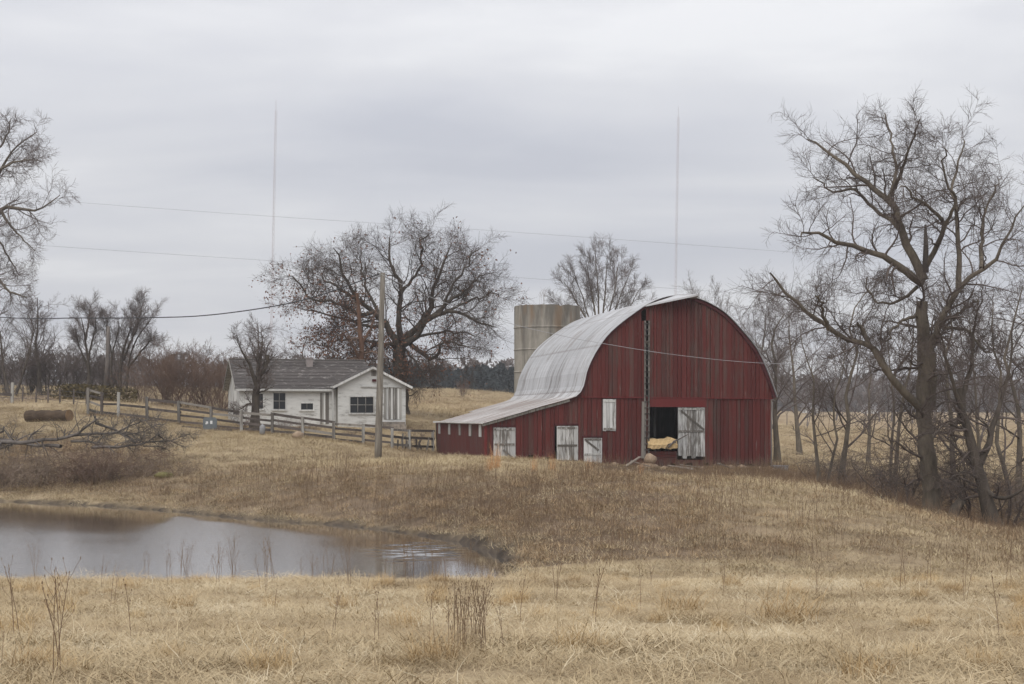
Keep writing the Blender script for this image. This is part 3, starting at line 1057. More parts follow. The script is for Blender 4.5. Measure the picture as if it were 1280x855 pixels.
    while y < BARN_L:
        w = rs.uniform(0.24, 0.36)
        m.box(xr - 0.03, xr + rs.uniform(-.006, .006), y + 0.005, min(y + w - 0.005, BARN_L), -0.9, ledge(xr) + 0.02); y += w
    m.build('side_wall', M['red_boards'], barn)
    MB().box(xr - 0.06, xr + 0.02, -0.06, -0.001, bottom(xr), ledge(xr) - 0.05).build('corner_board', M['grey_boards'], barn)
    # back wall and inside: main posts, floor
    prof = [(float(fx[i]), float(fz[i]) - 0.06) for i in range(len(fx)) if s_left - 0.1 < fx[i] < xr + 0.02]
    prof = [(xr - 0.02, -0.9)] + prof[::-1] + [(s_left, -0.4)]
    MB().slab(prof, BARN_L - 0.03, BARN_L).build('back_wall', M['interior_wood'], barn)
    MB().box(s_left + 0.05, xr - 0.05, 0.03, BARN_L - 0.05, -1.6, bottom((s_main + xr) / 2) + 0.03).build('barn_floor', M['interior_wood'], barn)
    for px, y in ((833, 2.6), (826.5, 7.0), (838, 9.0)):
        s = fs(px, 540)[0] + y * 0.03
        MB().box(s - 0.06, s + 0.06, y - 0.08, y + 0.08, -0.3, 6.0).build('post', M['grey_boards'] if y < 3 else M['interior_wood'], barn)  # foremost post gets paler boards: daylight on it is put into its colour
    # rubble foundation below the boards
    m = MB()
    for i in range(40):
        s = s_main + (xr - s_main) * (i + 0.5) / 40
        zt = bottom(s) + rs.uniform(-0.03, 0.05)
        m.box(s - 0.14, s + 0.14, 0.01 + rs.uniform(-.03, .03), 0.4, -1.6, zt)
    m.build('foundation', M['stone'], barn)
    return barn


BARN = build_barn()


def bw(s, y, z):
    """barn-local point to world"""
    return Vector((BX + s * BC - y * BS, BY + s * BS + y * BC, BZ + z))


def blob(name, mat, c, r, seed, label=None, cat=None, group=None, sub=2, rough=0.22):
    import bmesh
    bm = bmesh.new()
    bmesh.ops.create_icosphere(bm, subdivisions=sub, radius=1.0)
    rs = random.Random(seed)
    for v in bm.verts:
        n = v.co.copy()
        k = 1 + rough * (math.sin(n.x * 4.1 + seed) * math.cos(n.y * 3.3 + seed * 2) + 0.6 * math.sin(n.z * 5 + seed)) * 0.6 + rs.uniform(-rough, rough) * 0.25
        v.co = Vector((n.x * r[0] * k, n.y * r[1] * k, n.z * r[2] * k))
    me = bpy.data.meshes.new(name); bm.to_mesh(me); bm.free()
    me.polygons.foreach_set('use_smooth', [True] * len(me.polygons))
    o = link(name, me, mat)
    o.location = c
    tag(o, label, cat, group)
    return o


# things lying about the barn door
def barn_yard():
    rs = random.Random(9)
    s0, z0 = fs(807.5, 563); s1, _ = fs(846, 563)
    # hay slumped on the sill: a thick wavy slab hanging over the edge
    n = 26; vs = []; fcs = []
    for i in range(n):
        u = i / (n - 1)
        s = s0 + 0.06 + (s1 - s0 - 0.1) * u
        top_ = 0.60 + 0.02 * math.sin(u * 9) + 0.015 * math.sin(u * 23 + 1) + 0.07 * math.exp(-((u - .8) / .08) ** 2)
        bot = 0.10 + 0.03 * math.sin(u * 12 + 2) + 0.02 * math.sin(u * 31)
        for (y, z) in ((-0.25, bot), (-0.28, (bot + top_) * 0.45), (-0.20, top_ * 0.62), (-0.13, top_), (0.6, top_ + 0.05), (0.7, bot)):
            vs.append((s, y + 0.02 * math.sin(u * 40 + z * 9), z0 + z))
    k = 6
    for i in range(n - 1):
        for j in range(k):
            q = (j + 1) % k
            fcs.append((i * k + j, (i + 1) * k + j, (i + 1) * k + q, i * k + q))
    fcs.append(tuple(range(k))); fcs.append(tuple((n - 1) * k + j for j in range(k - 1, -1, -1)))
    me = bpy.data.meshes.new('hay_pile')
    me.from_pydata([tuple(bw(*v)) for v in vs], [], fcs)
    o = link('hay_pile', me, M['hay'])
    tag(o, 'tan slab of hay slumped over the sill of the open barn door', 'hay')
    # a branch caught across the opening
    a = bw(*((fs(833, 559)[0], -0.36, fs(833, 559)[1]))); b = bw(*((fs(858, 543)[0], -0.22, fs(858, 543)[1])))
    mb = MB().tube([a, a.lerp(b, 0.3) + Vector((0, 0, .12)), a.lerp(b, 0.6) + Vector((0, 0, 0.05)), b], [0.05, 0.045, 0.04, 0.03], 5)
    mid = a.lerp(b, 0.4)
    mb.tube([mid, mid + Vector((-0.45, -.1, -0.12)), mid + Vector((-0.6, -.1, -0.38))], [0.035, 0.03, 0.02], 5)
    tag(mb.build('fallen_branch', M['dead_wood']), 'forked grey branch propped across the hay in the barn doorway', 'branch')

    def on(px, y):
        s = fs(px, 575)[0]
        p = bw(s, y, 0)
        return p.x, p.y, g1(p.x, p.y)
    x, y, z = on(807, -0.9)
    zt = E + (HZ - 574) / F * y
    blob('boulder', M['stone'], (x, y, zt), (0.36, 0.32, 0.30), 3, 'round tan boulder standing before the open barn door', 'boulder')
    x, y, z = on(806, -0.85)
    blob('stone', M['stone'], (x - 0.05, y, z + 0.05), (0.6, 0.4, max(0.25, zt - z - 0.2)), 7, 'broad flat stone under the tan boulder at the barn door', 'stone')
    a = Vector(on(772, -1.6)); a.z += 0.05
    b = P(800, 571, a.y + 1.0)
    tag(MB().bar(a, b, 0.16, 0.05).build('plank', M['old_plank']), 'long bare plank leaning up against the tan boulder', 'plank')
    a = Vector(on(782, -1.1)); b = P(812, 583, a.y - 0.3); b.z = max(b.z, g1(b.x, b.y) + 0.1); a.z += 0.35
    tag(MB().bar(a, b, 0.14, 0.05).build('plank', M['old_plank']), 'greenish plank sloping down beside the boulder', 'plank')
    specs = [(828, 858, -1.0, 0.10, 'pale plank lying on the dirt below the barn doorway'), (845, 872, -0.7, 0.12, 'grey plank lying under the peeling sliding door'),
             (835, 850, -1.9, 0.08, 'short pale board half sunk in the dirt before the doorway'), (886, 901, -1.6, 0.22, 'splintered white board tilted on the dirt right of the sliding door')]
    for a_, b_, y, h, lab in specs:
        p = Vector(on(a_, y)); q = Vector(on(b_, y - 0.5)); p.z += h + 0.1; q.z += 0.06
        tag(MB().bar(p, q, 0.2, 0.05).build('plank', M['old_plank']), lab, 'plank')
    for i, (px, y, r) in enumerate([(822, -1.3, .18), (868, -1.5, .15), (905, -1.1, .2), (790, -1.5, .16), (921, -0.8, .22), (943, -0.9, .17), (955, -1.4, .14), (763, -0.8, .2)]):
        x, yy, z = on(px, y)
        blob('stone', M['stone'], (x, yy, z + r * 0.3), (r * 1.3, r, r * 0.8), 20 + i, 'small stone lying in the dirt along the barn front', 'stone', 'stones along the barn front', 1)
    # low mound of dirt, one of the setting's pieces
    s, z = fs(972, 590)
    p = bw(s, -0.3, 0)
    gzz = g1(p.x, p.y)
    zt = E + (HZ - 583) / F * p.y
    m = MB().box(-0.40, 0.40, -0.3, 0.3, gzz - 0.2 - zt, 0.0)
    m.box(-0.43, 0.43, -0.32, 0.32, 0.0, 0.06)
    o = m.build('concrete_block', M['block'])
    o.location = (p.x, p.y, zt); o.rotation_euler = (0, 0, BTH)
    tag(o, 'grey concrete block standing at the right front corner of the barn', 'block')


barn_yard()


# ------------------------------------------------------------------ silo
def build_silo():
    Y = 108.0
    r = 2.28
    c = P(684, 520, Y)
    zb = g1(c.x, Y) - 0.3
    zt = E + (HZ - 382) / F * (Y - 1.0)
    s = empty('concrete_silo', (c.x, Y, zb))
    tag(s, 'roofless stained concrete silo standing behind the red barn', 'silo')
    H = zt - zb
    n = 48
    ring_h = 1.52
    # bands from the top down, each a ring of its own with a lip at the joint
    z1 = H; k = 0
    rs = random.Random(3)
    while z1 > 0:
        z0 = max(z1 - ring_h, 0)
        prof = [(r - 0.16, z0), (r + 0.035, z0), (r + 0.035, z0 + 0.05), (r, z0 + 0.09), (r - 0.004, z1 - 0.01), (r - 0.16, z1 - 0.01)]
        if k == 0: prof[4] = (r, z1); prof[5] = (r - 0.16, z1)
        vs, f = [], []
        for i in range(n):
            a = 2 * math.pi * i / n
            for q, (rr, z) in enumerate(prof):
                jit = rs.uniform(-0.14, 0.04) if (k == 0 and q >= 4 and i % 2) else 0
                vs.append((rr * math.cos(a), rr * math.sin(a), z + jit))
        m = len(prof)
        for i in range(n):
            i2 = (i + 1) % n
            for q in range(m):
                q2 = (q + 1) % m
                f.append((i * m + q, i2 * m + q, i2 * m + q2, i * m + q2))
        MB().add(vs, f).build('ring', M['silo'], s)
        z1 = z0; k += 1
    # rusty hoop and a leaning pipe at the right
    return Vector((c.x, Y, zt)), r


SILO_TOP, SILO_R = build_silo()


# ------------------------------------------------------------------ house
def build_house():
    rs = random.Random(4)
    th = R(17); c_, s_ = math.cos(th), math.sin(th)
    HX, HY = -340 / F * 104, 104.0
    HZ0 = E + (HZ - 532) / F * 104
    h = empty('white_farmhouse', (HX, HY, HZ0), th)
    tag(h, 'small derelict white farmhouse with mossy grey roof and a front gable', 'house')

    def fh(px, py, off=0.0):
        a = (px - 640) / F
        bx, by = HX - off * s_, HY + off * c_
        s = (a * by - bx) / (c_ - s_ * a)
        return s, E + (HZ - py) / F * (by + s_ * s) - HZ0

    def rect(x0, y0, x1, y1, off=0.0):
        return (fh(x0, y0, off)[0], fh(x1, y0, off)[0], fh(x0, y1, off)[1], fh(x0, y0, off)[1])

    def wall(name, x0, x1, z0, z1, holes, y0, y1, mat, tri=None):
        xs = sorted(set([x0, x1] + [v for q in holes for v in q[:2]])); zs = sorted(set([z0, z1] + [v for q in holes for v in q[2:]]))
        m = MB()
        for a, b in zip(xs[:-1], xs[1:]):
            for e, g in zip(zs[:-1], zs[1:]):
                cx, cz = (a + b) / 2, (e + g) / 2
                if any(q[0] < cx < q[1] and q[2] < cz < q[3] for q in holes): continue
                m.box(a, b, y0, y1, e, g)
        if tri: m.slab(tri, y0, y1)
        return m.build(name, mat, h)

    def window(q, y, cols, rows, mat='white_trim'):
        s0, s1, z0, z1 = q
        m = MB(); w = 0.07
        m.box(s0 - w, s0 + 0.01, y - 0.05, y + 0.06, z0 - w, z1 + w); m.box(s1 - 0.01, s1 + w, y - 0.05, y + 0.06, z0 - w, z1 + w)
        m.box(s0 + 0.011, s1 - 0.011, y - 0.048, y + 0.06, z1 - 0.01, z1 + w); m.box(s0 - w - 0.04, s1 + w + 0.04, y - 0.10, y + 0.055, z0 - w - 0.04, z0 - 0.005)
        f = m.build('window', M['white_trim'], h)
        cw, rh = (s1 - s0) / cols, (z1 - z0) / rows
        for i in range(cols):
            for j in range(rows):
                MB().box(s0 + cw * i + 0.018, s0 + cw * (i + 1) - 0.018, y + 0.05, y + 0.056, z0 + rh * j + 0.018, z0 + rh * (j + 1) - 0.018).build('pane', M['glass'], f)
        g = MB()
        for i in range(1, cols): g.box(s0 + cw * i - 0.02, s0 + cw * i + 0.02, y + 0.02, y + 0.048, z0, z1)
        for j in range(1, rows): g.box(s0, s1, y + 0.022, y + 0.05, z0 + rh * j - 0.02, z0 + rh * j + 0.02)
        if cols > 1 or rows > 1: g.build('sash', M['grey_boards'], f)

    ze = fh(300, 483)[1]; zr = E + (HZ - 450) / F * 107.0 - HZ0
    L = 9.0; D = 6.4
    off = -0.7
    gx0 = fh(422.5, 500, off)[0]; gx1 = fh(507, 500, off)[0]
    wins = [rect(341.5, 491, 357, 511.5), rect(376, 504, 391.5, 512), rect(322, 492, 329, 511)]
    wall('wall', 0.0, gx0, -0.5, ze, wins, 0.0, 0.12, M['house_white'])
    window(wins[0], 0.0, 2, 2); window(wins[1], 0.0, 2, 1); window(wins[2], 0.0, 1, 2)
    # left gable end: upright boards with dark gaps
    y = 0.13; i = 0
    while y < D:
        w = rs.uniform(0.22, 0.36)
        yc = y + w / 2
        zt = ze + (zr - ze) * (1 - abs(yc - D / 2) / (D / 2)) - 0.1
        if i not in (7, 11, 15):
            MB().box(0.0 + rs.uniform(-.01, .01), 0.10, y + 0.02, y + w - 0.02, -0.5, zt).build('wall_board', M['white_trim'], h)
        y += w; i += 1
    m = MB().box(0.13, 0.17, 0.13, D - 0.05, -0.4, ze); m.build('backing', M['interior_wood'], h)
    MB().box(0.2, L, D - 0.12, D, -0.5, ze).build('wall', M['house_white'], h)
    MB().add([(L, .13, -.5), (L, D, -.5), (L, D, ze), (L, D / 2, zr - .1), (L, .13, ze), (L - .1, .13, -.5), (L - .1, D, -.5), (L - .1, D, ze), (L - .1, D / 2, zr - .1), (L - .1, .13, ze)],
             [(0, 1, 2, 3, 4), (9, 8, 7, 6, 5), (0, 5, 6, 1), (1, 6, 7, 2), (2, 7, 8, 3), (3, 8, 9, 4), (4, 9, 5, 0)]).build('wall', M['house_white'], h)
    # wing roof: decking with courses of shingles
    def slope(name, p_eave0, p_eave1, p_ridge0, p_ridge1, n, th_=0.05):
        e0, e1, r0, r1 = map(Vector, (p_eave0, p_eave1, p_ridge0, p_ridge1))
        nrm = (e1 - e0).cross(r0 - e0).normalized()
        if nrm.z < 0: nrm = -nrm
        def q(a, b, c, d, lo, hi):
            vs = [a + nrm * lo, b + nrm * lo, c + nrm * lo, d + nrm * lo, a + nrm * hi, b + nrm * hi, c + nrm * (hi - 0.02), d + nrm * (hi - 0.02)]
            return vs, [(0, 3, 2, 1), (4, 5, 6, 7), (0, 1, 5, 4), (1, 2, 6, 5), (2, 3, 7, 6), (3, 0, 4, 7)]
        ro = MB().add(*q(e0, e1, r1, r0, -0.05, 0.0)).build('roof', M['grey_boards'], h)
        for i in range(n):
            a, b = i / n, min((i + 1.12) / n, 1.0)
            j = rs.uniform(-0.02, 0.02)
            MB().add(*q(e0.lerp(r0, a), e1.lerp(r1, a), e1.lerp(r1, b), e0.lerp(r0, b), 0.004 + 0.001 * (i % 2), 0.034 + j * 0.2)).build('shingle_course', M['shingle'], ro)
        return ro
    ov = 0.35
    sl = (zr - ze) / (D / 2)
    slope('roof', (-ov, -ov, ze - ov * sl + .06), (L + .1, -ov, ze - ov * sl + .06), (-ov, D / 2, zr + .06), (L + .1, D / 2, zr + .06), 9)
    slope('roof', (-ov, D + ov, ze - ov * sl + .06), (L + .1, D + ov, ze - ov * sl + .06), (-ov, D / 2 + .03, zr + .06), (L + .1, D / 2 + .03, zr + .06), 9)
    MB().box(-ov, L + .1, D / 2 - .09, D / 2 + .12, zr + .08, zr + .12).build('ridge_cap', M['grey_boards'], h)
    for yy, sg in ((-ov, 1), (D + ov, -1)):
        MB().bar((-ov - .02, yy, ze - ov * sl - .02), (-ov - .02, D / 2, zr - .02), 0.03, 0.16).build('rake_board', M['grey_boards'], h)
    MB().box(-ov, gx0 - 0.1, -ov - 0.03, -ov, ze - ov * sl - 0.10, ze - ov * sl + .05).build('fascia', M['white_trim'], h)
    # front gable
    gm = (gx0 + gx1) / 2
    gze = fh(422, 480, off)[1]; gzr = fh(466, 458.5, off)[1]
    GW = rect(437.5, 496, 467, 516, off)
    DR = rect(480, 485, 502, 524.5, off)
    tri = [(gx0, gze), (gx1, gze), (gm, gzr - 0.04)]
    wall('wall', gx0, gx1, -0.6, gze, [GW, DR], off, off + 0.12, M['house_white'], tri)
    window(GW, off, 3, 2)
    # the board door: upright weathered planks with white battens
    n = 8
    for i in range(n):
        a = DR[0] + (DR[1] - DR[0]) * i / n; b = DR[0] + (DR[1] - DR[0]) * (i + 1) / n
        MB().box(a + .01, b - .01, off - 0.03 + rs.uniform(-.012, .012), off + 0.03, DR[2] + rs.uniform(0, .05), DR[3]).build('door_plank', M['grey_boards'] if i not in (1, 3, 6) else M['white_trim'], h)
    MB().bar((DR[0] - 1.6, off - .04, DR[3] + .06), (DR[1] + .2, off - .04, DR[3] + .03), 0.06, 0.07).build('door_track', M['grey_boards'], h)
    q = rect(464, 463, 470, 470, off)
    MB().box(q[0], q[1], off - .03, off - .002, q[2], q[3]).build('gable_vent', M['grey_boards'], h)
    q = rect(465, 474, 470, 477, off)
    MB().box(q[0], q[1], off - .14, off - .002, q[2], q[3]).build('wall_lamp', M['dark_trim'], h)
    # gable side wall, roof slopes and rakes
    MB().box(gx0 + .002, gx0 + 0.12, off + .121, 0.0, -0.6, gze).build('wall', M['grey_boards'], h)
    MB().box(gx1 - 0.12, gx1 - .002, off + .121, 5.0, -0.6, gze).build('wall', M['house_white'], h)
    gs = (gzr - gze) / (gm - gx0)
    og = 0.40
    yb = D / 2 - 0.6
    for sx, x0 in ((1, gx0), (-1, gx1)):
        ex = x0 - sx * og; ez = gze - og * gs + .03
        slope('roof', (ex, off - .32, ez), (ex, yb, ez), (gm, off - .32, gzr + .03), (gm, yb + .6, gzr + .03), 7)
        MB().bar((ex, off - .345, ez - .07), (gm, off - .345, gzr - .06), 0.03, 0.15).build('rake_board', M['white_trim'], h)
        MB().bar((ex, off - .3, ez - .03), (ex, yb - .5, ez - .03), 0.03, 0.12).build('fascia', M['white_trim'], h)
    # porch corner between wing and gable: weathered door and a white post
    q = rect(400, 491, 411, 530)
    for i in range(5):
        a = q[0] + (q[1] - q[0]) * i / 5; b = q[0] + (q[1] - q[0]) * (i + 1) / 5
        MB().box(a + .008, b - .008, -0.05 + rs.uniform(-.01, .01), -0.01, q[2], q[3]).build('door_plank', M['grey_boards'] if i != 2 else M['white_trim'], h)
    s = fh(416, 500, -.4)[0]
    MB().box(s - .05, s + .05, -.45, -.35, -0.4, ze - .1).build('porch_post', M['white_trim'], h)
    # chimney
    s = fh(411, 455)[0] - 0.9
    ch = MB().box(s - .22, s + .22, D / 2 - .9, D / 2 - .45, zr - .9, zr + .12)
    ch.box(s - .26, s + .26, D / 2 - .94, D / 2 - .41, zr + .12, zr + .20)
    ch.build('chimney', M['brick'], h)
    # steps before the board door
    for k in range(2):
        MB().box(DR[0] - .1, DR[1] + .15, off - .35 * (2 - k) - .05, off - .02 - .3 * (1 - k), -0.7 + .22 * k, DR[2] - .32 + .17 * k).build('step', M['old_plank'], h)
    return h


build_house()


# ------------------------------------------------------------------ fences
def build_fence():
    rs = random.Random(12)
    pts = []
    for px, py, Y in FENCE:
        x = (px - 640) / F * Y
        pts.append(Vector((x, Y, g1(x, Y))))
    f = empty('wooden_fence', pts[5])
    tag(f, 'grey post and rail fence running downhill past the white house', 'fence')
    o0 = pts[5]
    tops = [484.5, 490, 490, 496, 501, 508, 513, 516, 521, 527, 530, 535, 537, 538]
    mats = ['fence_wood', 'fence_rail'] + ['grey_boards'] * 12
    PT = []
    for p, (px, py, Y), t, mt in zip(pts, FENCE, tops, mats):
        zt = max(E + (HZ - t) / F * Y, p.z + 1.05)
        w = 0.085 if px not in (110, 127) else 0.08
        lean = rs.uniform(-.05, .05)
        m = MB().bar(p - o0 - Vector((0, 0, .3)), Vector((p.x - o0.x + lean, p.y - o0.y, zt - o0.z)), w * 2, w * 2)
        m.build('post', M[mt], f)
        PT.append((p, zt))
    for i in range(len(pts) - 1):
        (a, ta), (b, tb) = PT[i], PT[i + 1]
        hs = [0.93, 0.66, 0.40, 0.14]
        if i in (1, 2, 3): hs = [0.52, 0.14] if i < 3 else [0.88, 0.52, 0.14]
        if i == 0: hs = [0.95, 0.75, 0.5, 0.2]
        if i >= 10: hs = [0.95, 0.6, 0.25]
        for hh in hs:
            if i > 4 and rs.random() < 0.12: continue
            za = a.z + (ta - a.z) * hh + rs.uniform(-.05, .05); zb_ = b.z + (tb - b.z) * hh + rs.uniform(-.07, .07)
            if i == 0: zb_ -= 0.12
            q = Vector((0, 0.11, 0))
            MB().bar(Vector((a.x - .1, a.y, za)) - o0 + q, Vector((b.x + .1, b.y, zb_)) - o0 + q, 0.045, rs.uniform(.13, .17)).build('rail', M['fence_rail'] if rs.random() < .8 else M['fence_wood'], f)
    # loose pickets and patched boards at the barn end
    for k in range(12):
        u = rs.uniform(0, 1)
        a, b = PT[-3][0], PT[-1][0]
        p = a.lerp(b, u); p.z = g1(p.x, p.y)
        hh = rs.uniform(0.5, 1.05)
        MB().bar(p - o0 + Vector((0, -.16 - .02 * k / 12, 0)), p - o0 + Vector((rs.uniform(-.3, .3), -.18, hh)), 0.10, 0.025).build('picket', M['fence_wood'] if rs.random() < .5 else M['fence_rail'], f)


build_fence()


def build_wire_fence():
    rs = random.Random(2)
    f = empty('wire_fence', GP(60, 124))
    tag(f, 'sagging wire fence on dark posts along the hilltop thicket', 'fence')
    o0 = f.location.copy()
    prev = None
    for i, px in enumerate((-60, -35, -10, 14, 28, 45, 60, 75, 92, 108)):
        Y = 122 - i * 1.2
        p = GP(px, Y)
        MB().bar(p - o0, p - o0 + Vector((rs.uniform(-.08, .08), 0, 1.15)), 0.10, 0.10).build('post', M['fence_rail'], f)
        if prev is not None:
            for hh in (0.3, 0.65, 1.0):
                MB().tube([prev - o0 + Vector((0, 0, hh)), (prev + p) / 2 - o0 + Vector((0, 0, hh - .06)), p - o0 + Vector((0, 0, hh))], 0.015, 4).build('wire', M['cable'], f)
        prev = p
    Y = 116
    p = GP(15, Y); q = GP(-110, Y + 2)
    f = empty('rail_fence', p)
    tag(f, 'white topped end post of a low rail fence at the hilltop edge', 'fence')
    zt = E + (HZ - 478) / F * Y
    MB().bar((0, 0, -.2), (0.05, 0, zt - p.z), .18, .18).build('post', M['grey_boards'], f)
    MB().bar((0, -.12, .62), q - p + Vector((0, -.12, .7)), .05, .2).build('rail', M['fence_rail'], f)
    MB().bar((q - p) * 0.5 + Vector((0, 0, -.2)), (q - p) * 0.5 + Vector((0, 0, 1.3)), .16, .16).build('post', M['fence_wood'], f)


build_wire_fence()


# ------------------------------------------------------------------ pole, cables, masts
def build_lines():
    b = GP(472.5, 84.0)
    t = P(478.5, 341, 84.0)
    pole = empty('utility_pole', b)
    tag(pole, 'tall bare grey utility pole standing before the white house', 'utility pole')
    n = 10
    MB().tube([(b.lerp(t, i / n) - b) - Vector((0, 0, 0.4 if i == 0 else 0)) for i in range(n + 1)], [0.205 - 0.075 * i / n for i in range(n + 1)], 10).build('pole', M['pole_wood'], pole, True)
    MB().tube([t - b + Vector((-.16, -.02, -.22)), t - b + Vector((-.16, -.02, -.02))], [.045, .03], 6).build('insulator', M['block'], pole)

    def cable(pts, r, mat, label, name='power_cable', n=14):
        fine = []
        for i in range(len(pts) - 1):
            p0, p1, p2, p3 = pts[max(i - 1, 0)], pts[i], pts[i + 1], pts[min(i + 2, len(pts) - 1)]
            for k in range(n):
                u = k / n
                fine.append(0.5 * ((2 * p1) + (p2 - p0) * u + (2 * p0 - 5 * p1 + 4 * p2 - p3) * u * u + (3 * p1 - p0 - 3 * p2 + p3) * u ** 3))
        fine.append(pts[-1])
        o = MB().tube(fine, r, 5, False).build(name, mat, None, True)
        tag(o, label, 'cable')
    T = t + Vector((-.16, -.02, -.05))
    cable([P(-420, 352, 112), P(-180, 378, 107), P(0, 396.5, 103), (P(102, 397.5, 99)), P(193, 397, 96), P(260, 394, 93), P(341, 383, 90), P(400, 369, 87.5), T], 0.034, M['cable'],
          'dark cable sagging from the hilltop trees to the utility pole')
    cable([T, P(540, 372, 81), P(633, 403, 78), P(711, 421.5, 75.5), P(740, 427, 74.5), P(840, 443, 71.5), P(955, 454, 68), P(1099, 455, 64), P(1156, 452, 62.2)], 0.0105, M['light_cable'],
          'pale thin cable passing across the red barn to the tall oak')
    for pts, lab in (([P(-900, 170, 300), P(85, 252, 300), P(640, 290, 300), P(960, 313, 300), P(1500, 352, 300), P(2100, 395, 300)], 'faint upper power line crossing the open sky'),
                     ([P(-900, 240, 280), P(55, 307, 280), P(340, 326, 280), P(620, 345, 280), P(705, 351, 280), P(1500, 406, 280), P(2100, 440, 280)], 'faint lower power line passing behind the oak crown')):
        cable(pts, 0.028, M['far_cable'], lab)
    # guyed lattice masts far off
    for (px0, py0, px1, py1, Y, lab) in ((337, 470, 345, 138, 620, 'tall thin radio mast rising over the white house'), (842, 470, 848, 146, 640, 'tall thin radio mast rising over the barn roof')):
        bb = P(px0, py0, Y); bb.z = min(g1(bb.x, Y), bb.z) - 1; tt = P(px1, py1, Y)
        m = empty('radio_mast', bb)
        tag(m, lab, 'radio mast')
        w = 0.45
        corners = [Vector((w * math.cos(a), w * math.sin(a), 0)) for a in (0.5, 2.6, 4.7)]
        for c in corners:
            MB().tube([c, tt - bb + c], 0.036, 4).build('leg', M['mast'], m)
        lat = MB(); k = 56
        for i in range(k):
            za, zb_ = (tt - bb) * (i / k), (tt - bb) * ((i + 1) / k)
            for j in range(3):
                lat.tube([za + corners[j], zb_ + corners[(j + 1) % 3]], 0.026, 3, False)
        tag(lat.build('lattice', M['mast'], m), kind='stuff')
        MB().tube([tt - bb, tt - bb + Vector((0, 0, 4))], 0.06, 4).build('antenna', M['mast'], m)


build_lines()


# ------------------------------------------------------------------ small things on the hill
def build_small():
    Y = 97.2
    p = GP(262.5, Y)
    b = empty('metal_bin', p, 0.15)
    tag(b, 'small blue grey metal bin with white smudges by the fence', 'bin')
    w, d, hh = 0.42, 0.32, 0.72
    m = MB().slab([(-w * .92, 0.03), (w * .92, 0.03), (w, 0.2), (w, hh - .08), (w * .85, hh), (-w * .85, hh), (-w, hh - .08), (-w, 0.2)], -d, d)
    m.build('body', M['bin'], b)
    MB().box(-w * .8, w * .8, -d * .8, d * .8, hh + .002, hh + .05).build('lid', M['bin'], b)
    for x0, x1, z0, z1 in ((-.24, -.10, .38, .52), (-.27, -.16, .34, .42), (.02, .16, .36, .56)):
        MB().box(x0, x1, -d - .012, -d - .001, z0, z1).build('smudge', M['white_paint'], b)
    for x in (-.3, .3): MB().box(x - .06, x + .06, -d, d, -.05, .03).build('foot', M['fence_rail'], b)
    a = GP(268, Y - .5); c = GP(290, Y - .3); a.z += .10; c.z += .08
    tag(MB().bar(a, c, .3, .14).build('plank', M['fence_rail']), 'thick dark plank lying on the grass beside the metal bin', 'plank')
    a = GP(228, Y + 1); c = GP(254, Y + .3); a.z += .04; c.z += .04
    tag(MB().bar(a, c, .2, .08).build('plank', M['fence_rail']), 'thin dark plank lying uphill of the metal bin', 'plank')
    # the log
    a = GP(35, 102); c = GP(87, 100.5); a.z += .36; c.z += .36
    lg = empty('fallen_log', (a + c) / 2)
    tag(lg, 'thick sawn brown log lying on the hillside grass', 'log')
    o0 = lg.location
    n = 12
    MB().tube([a.lerp(c, i / n) - o0 + Vector((0, 0, .03 * math.sin(i * 1.7))) for i in range(n + 1)], [.40 + .025 * math.sin(i * 2.3) - .004 * i for i in range(n + 1)], 14, False).build('bark', M['log'], lg, True)
    for e, s in ((a, -1), (c, 1)):
        dr = (c - a).normalized() * s
        MB().tube([e - o0 - dr * .02, e - o0 + dr * .005], .385, 14).build('sawn_end', M['log_end'], lg)
    # mossy stump end at the waterline
    x, y = wp(205, 613)
    p = GP(205, 84); 
    Yb = 76.5
    p = GP(205, Yb)
    blob('mossy_log', M['moss'], p + Vector((0, 0, .12)), (.45, .25, .2), 8, 'mossy yellow green lump of wood on the far pond bank', 'log')
    p = GP(328, 95.8)
    blob('stone', M['block'], p + Vector((0, 0, .28)), (.2, .18, .45), 31, 'pale upright stone at the foot of the fence before the house', 'stone', None, 1)
    p = GP(372, 95.2)
    blob('stone', M['stone'], p + Vector((0, 0, .18)), (.42, .3, .3), 33, 'reddish stone under the fence near the white porch post', 'stone', None, 1)
    # far white farm buildings seen through the trees
    for px, Y, w, hh, lab in ((1012, 520, 4.5, 1.7, 'far white shed between the field trees by the barn corner'), (1088, 540, 5, 1.5, 'far low white building past the field behind the oak')):
        p = GP(px, Y)
        f = empty('far_shed', p)
        tag(f, lab, 'shed')
        MB().box(-w / 2, w / 2, -3, 3, -.5, hh).build('wall', M['far_wall'], f)
        MB().add([(-w / 2 - .4, -3.5, hh - .2), (w / 2 + .4, -3.5, hh - .2), (w / 2 + .4, 0, hh + 1.6), (-w / 2 - .4, 0, hh + 1.6), (-w / 2 - .4, 3.5, hh - .2), (w / 2 + .4, 3.5, hh - .2)],
                 [(0, 1, 2, 3), (3, 2, 5, 4), (0, 3, 4), (1, 5, 2), (0, 4, 5, 1)]).build('roof', M['far_roof'], f)


build_small()
#---PART3---

# ------------------------------------------------------------------ bare trees
def unit(v):
    return v / (np.linalg.norm(v, axis=-1, keepdims=True) + 1e-9)


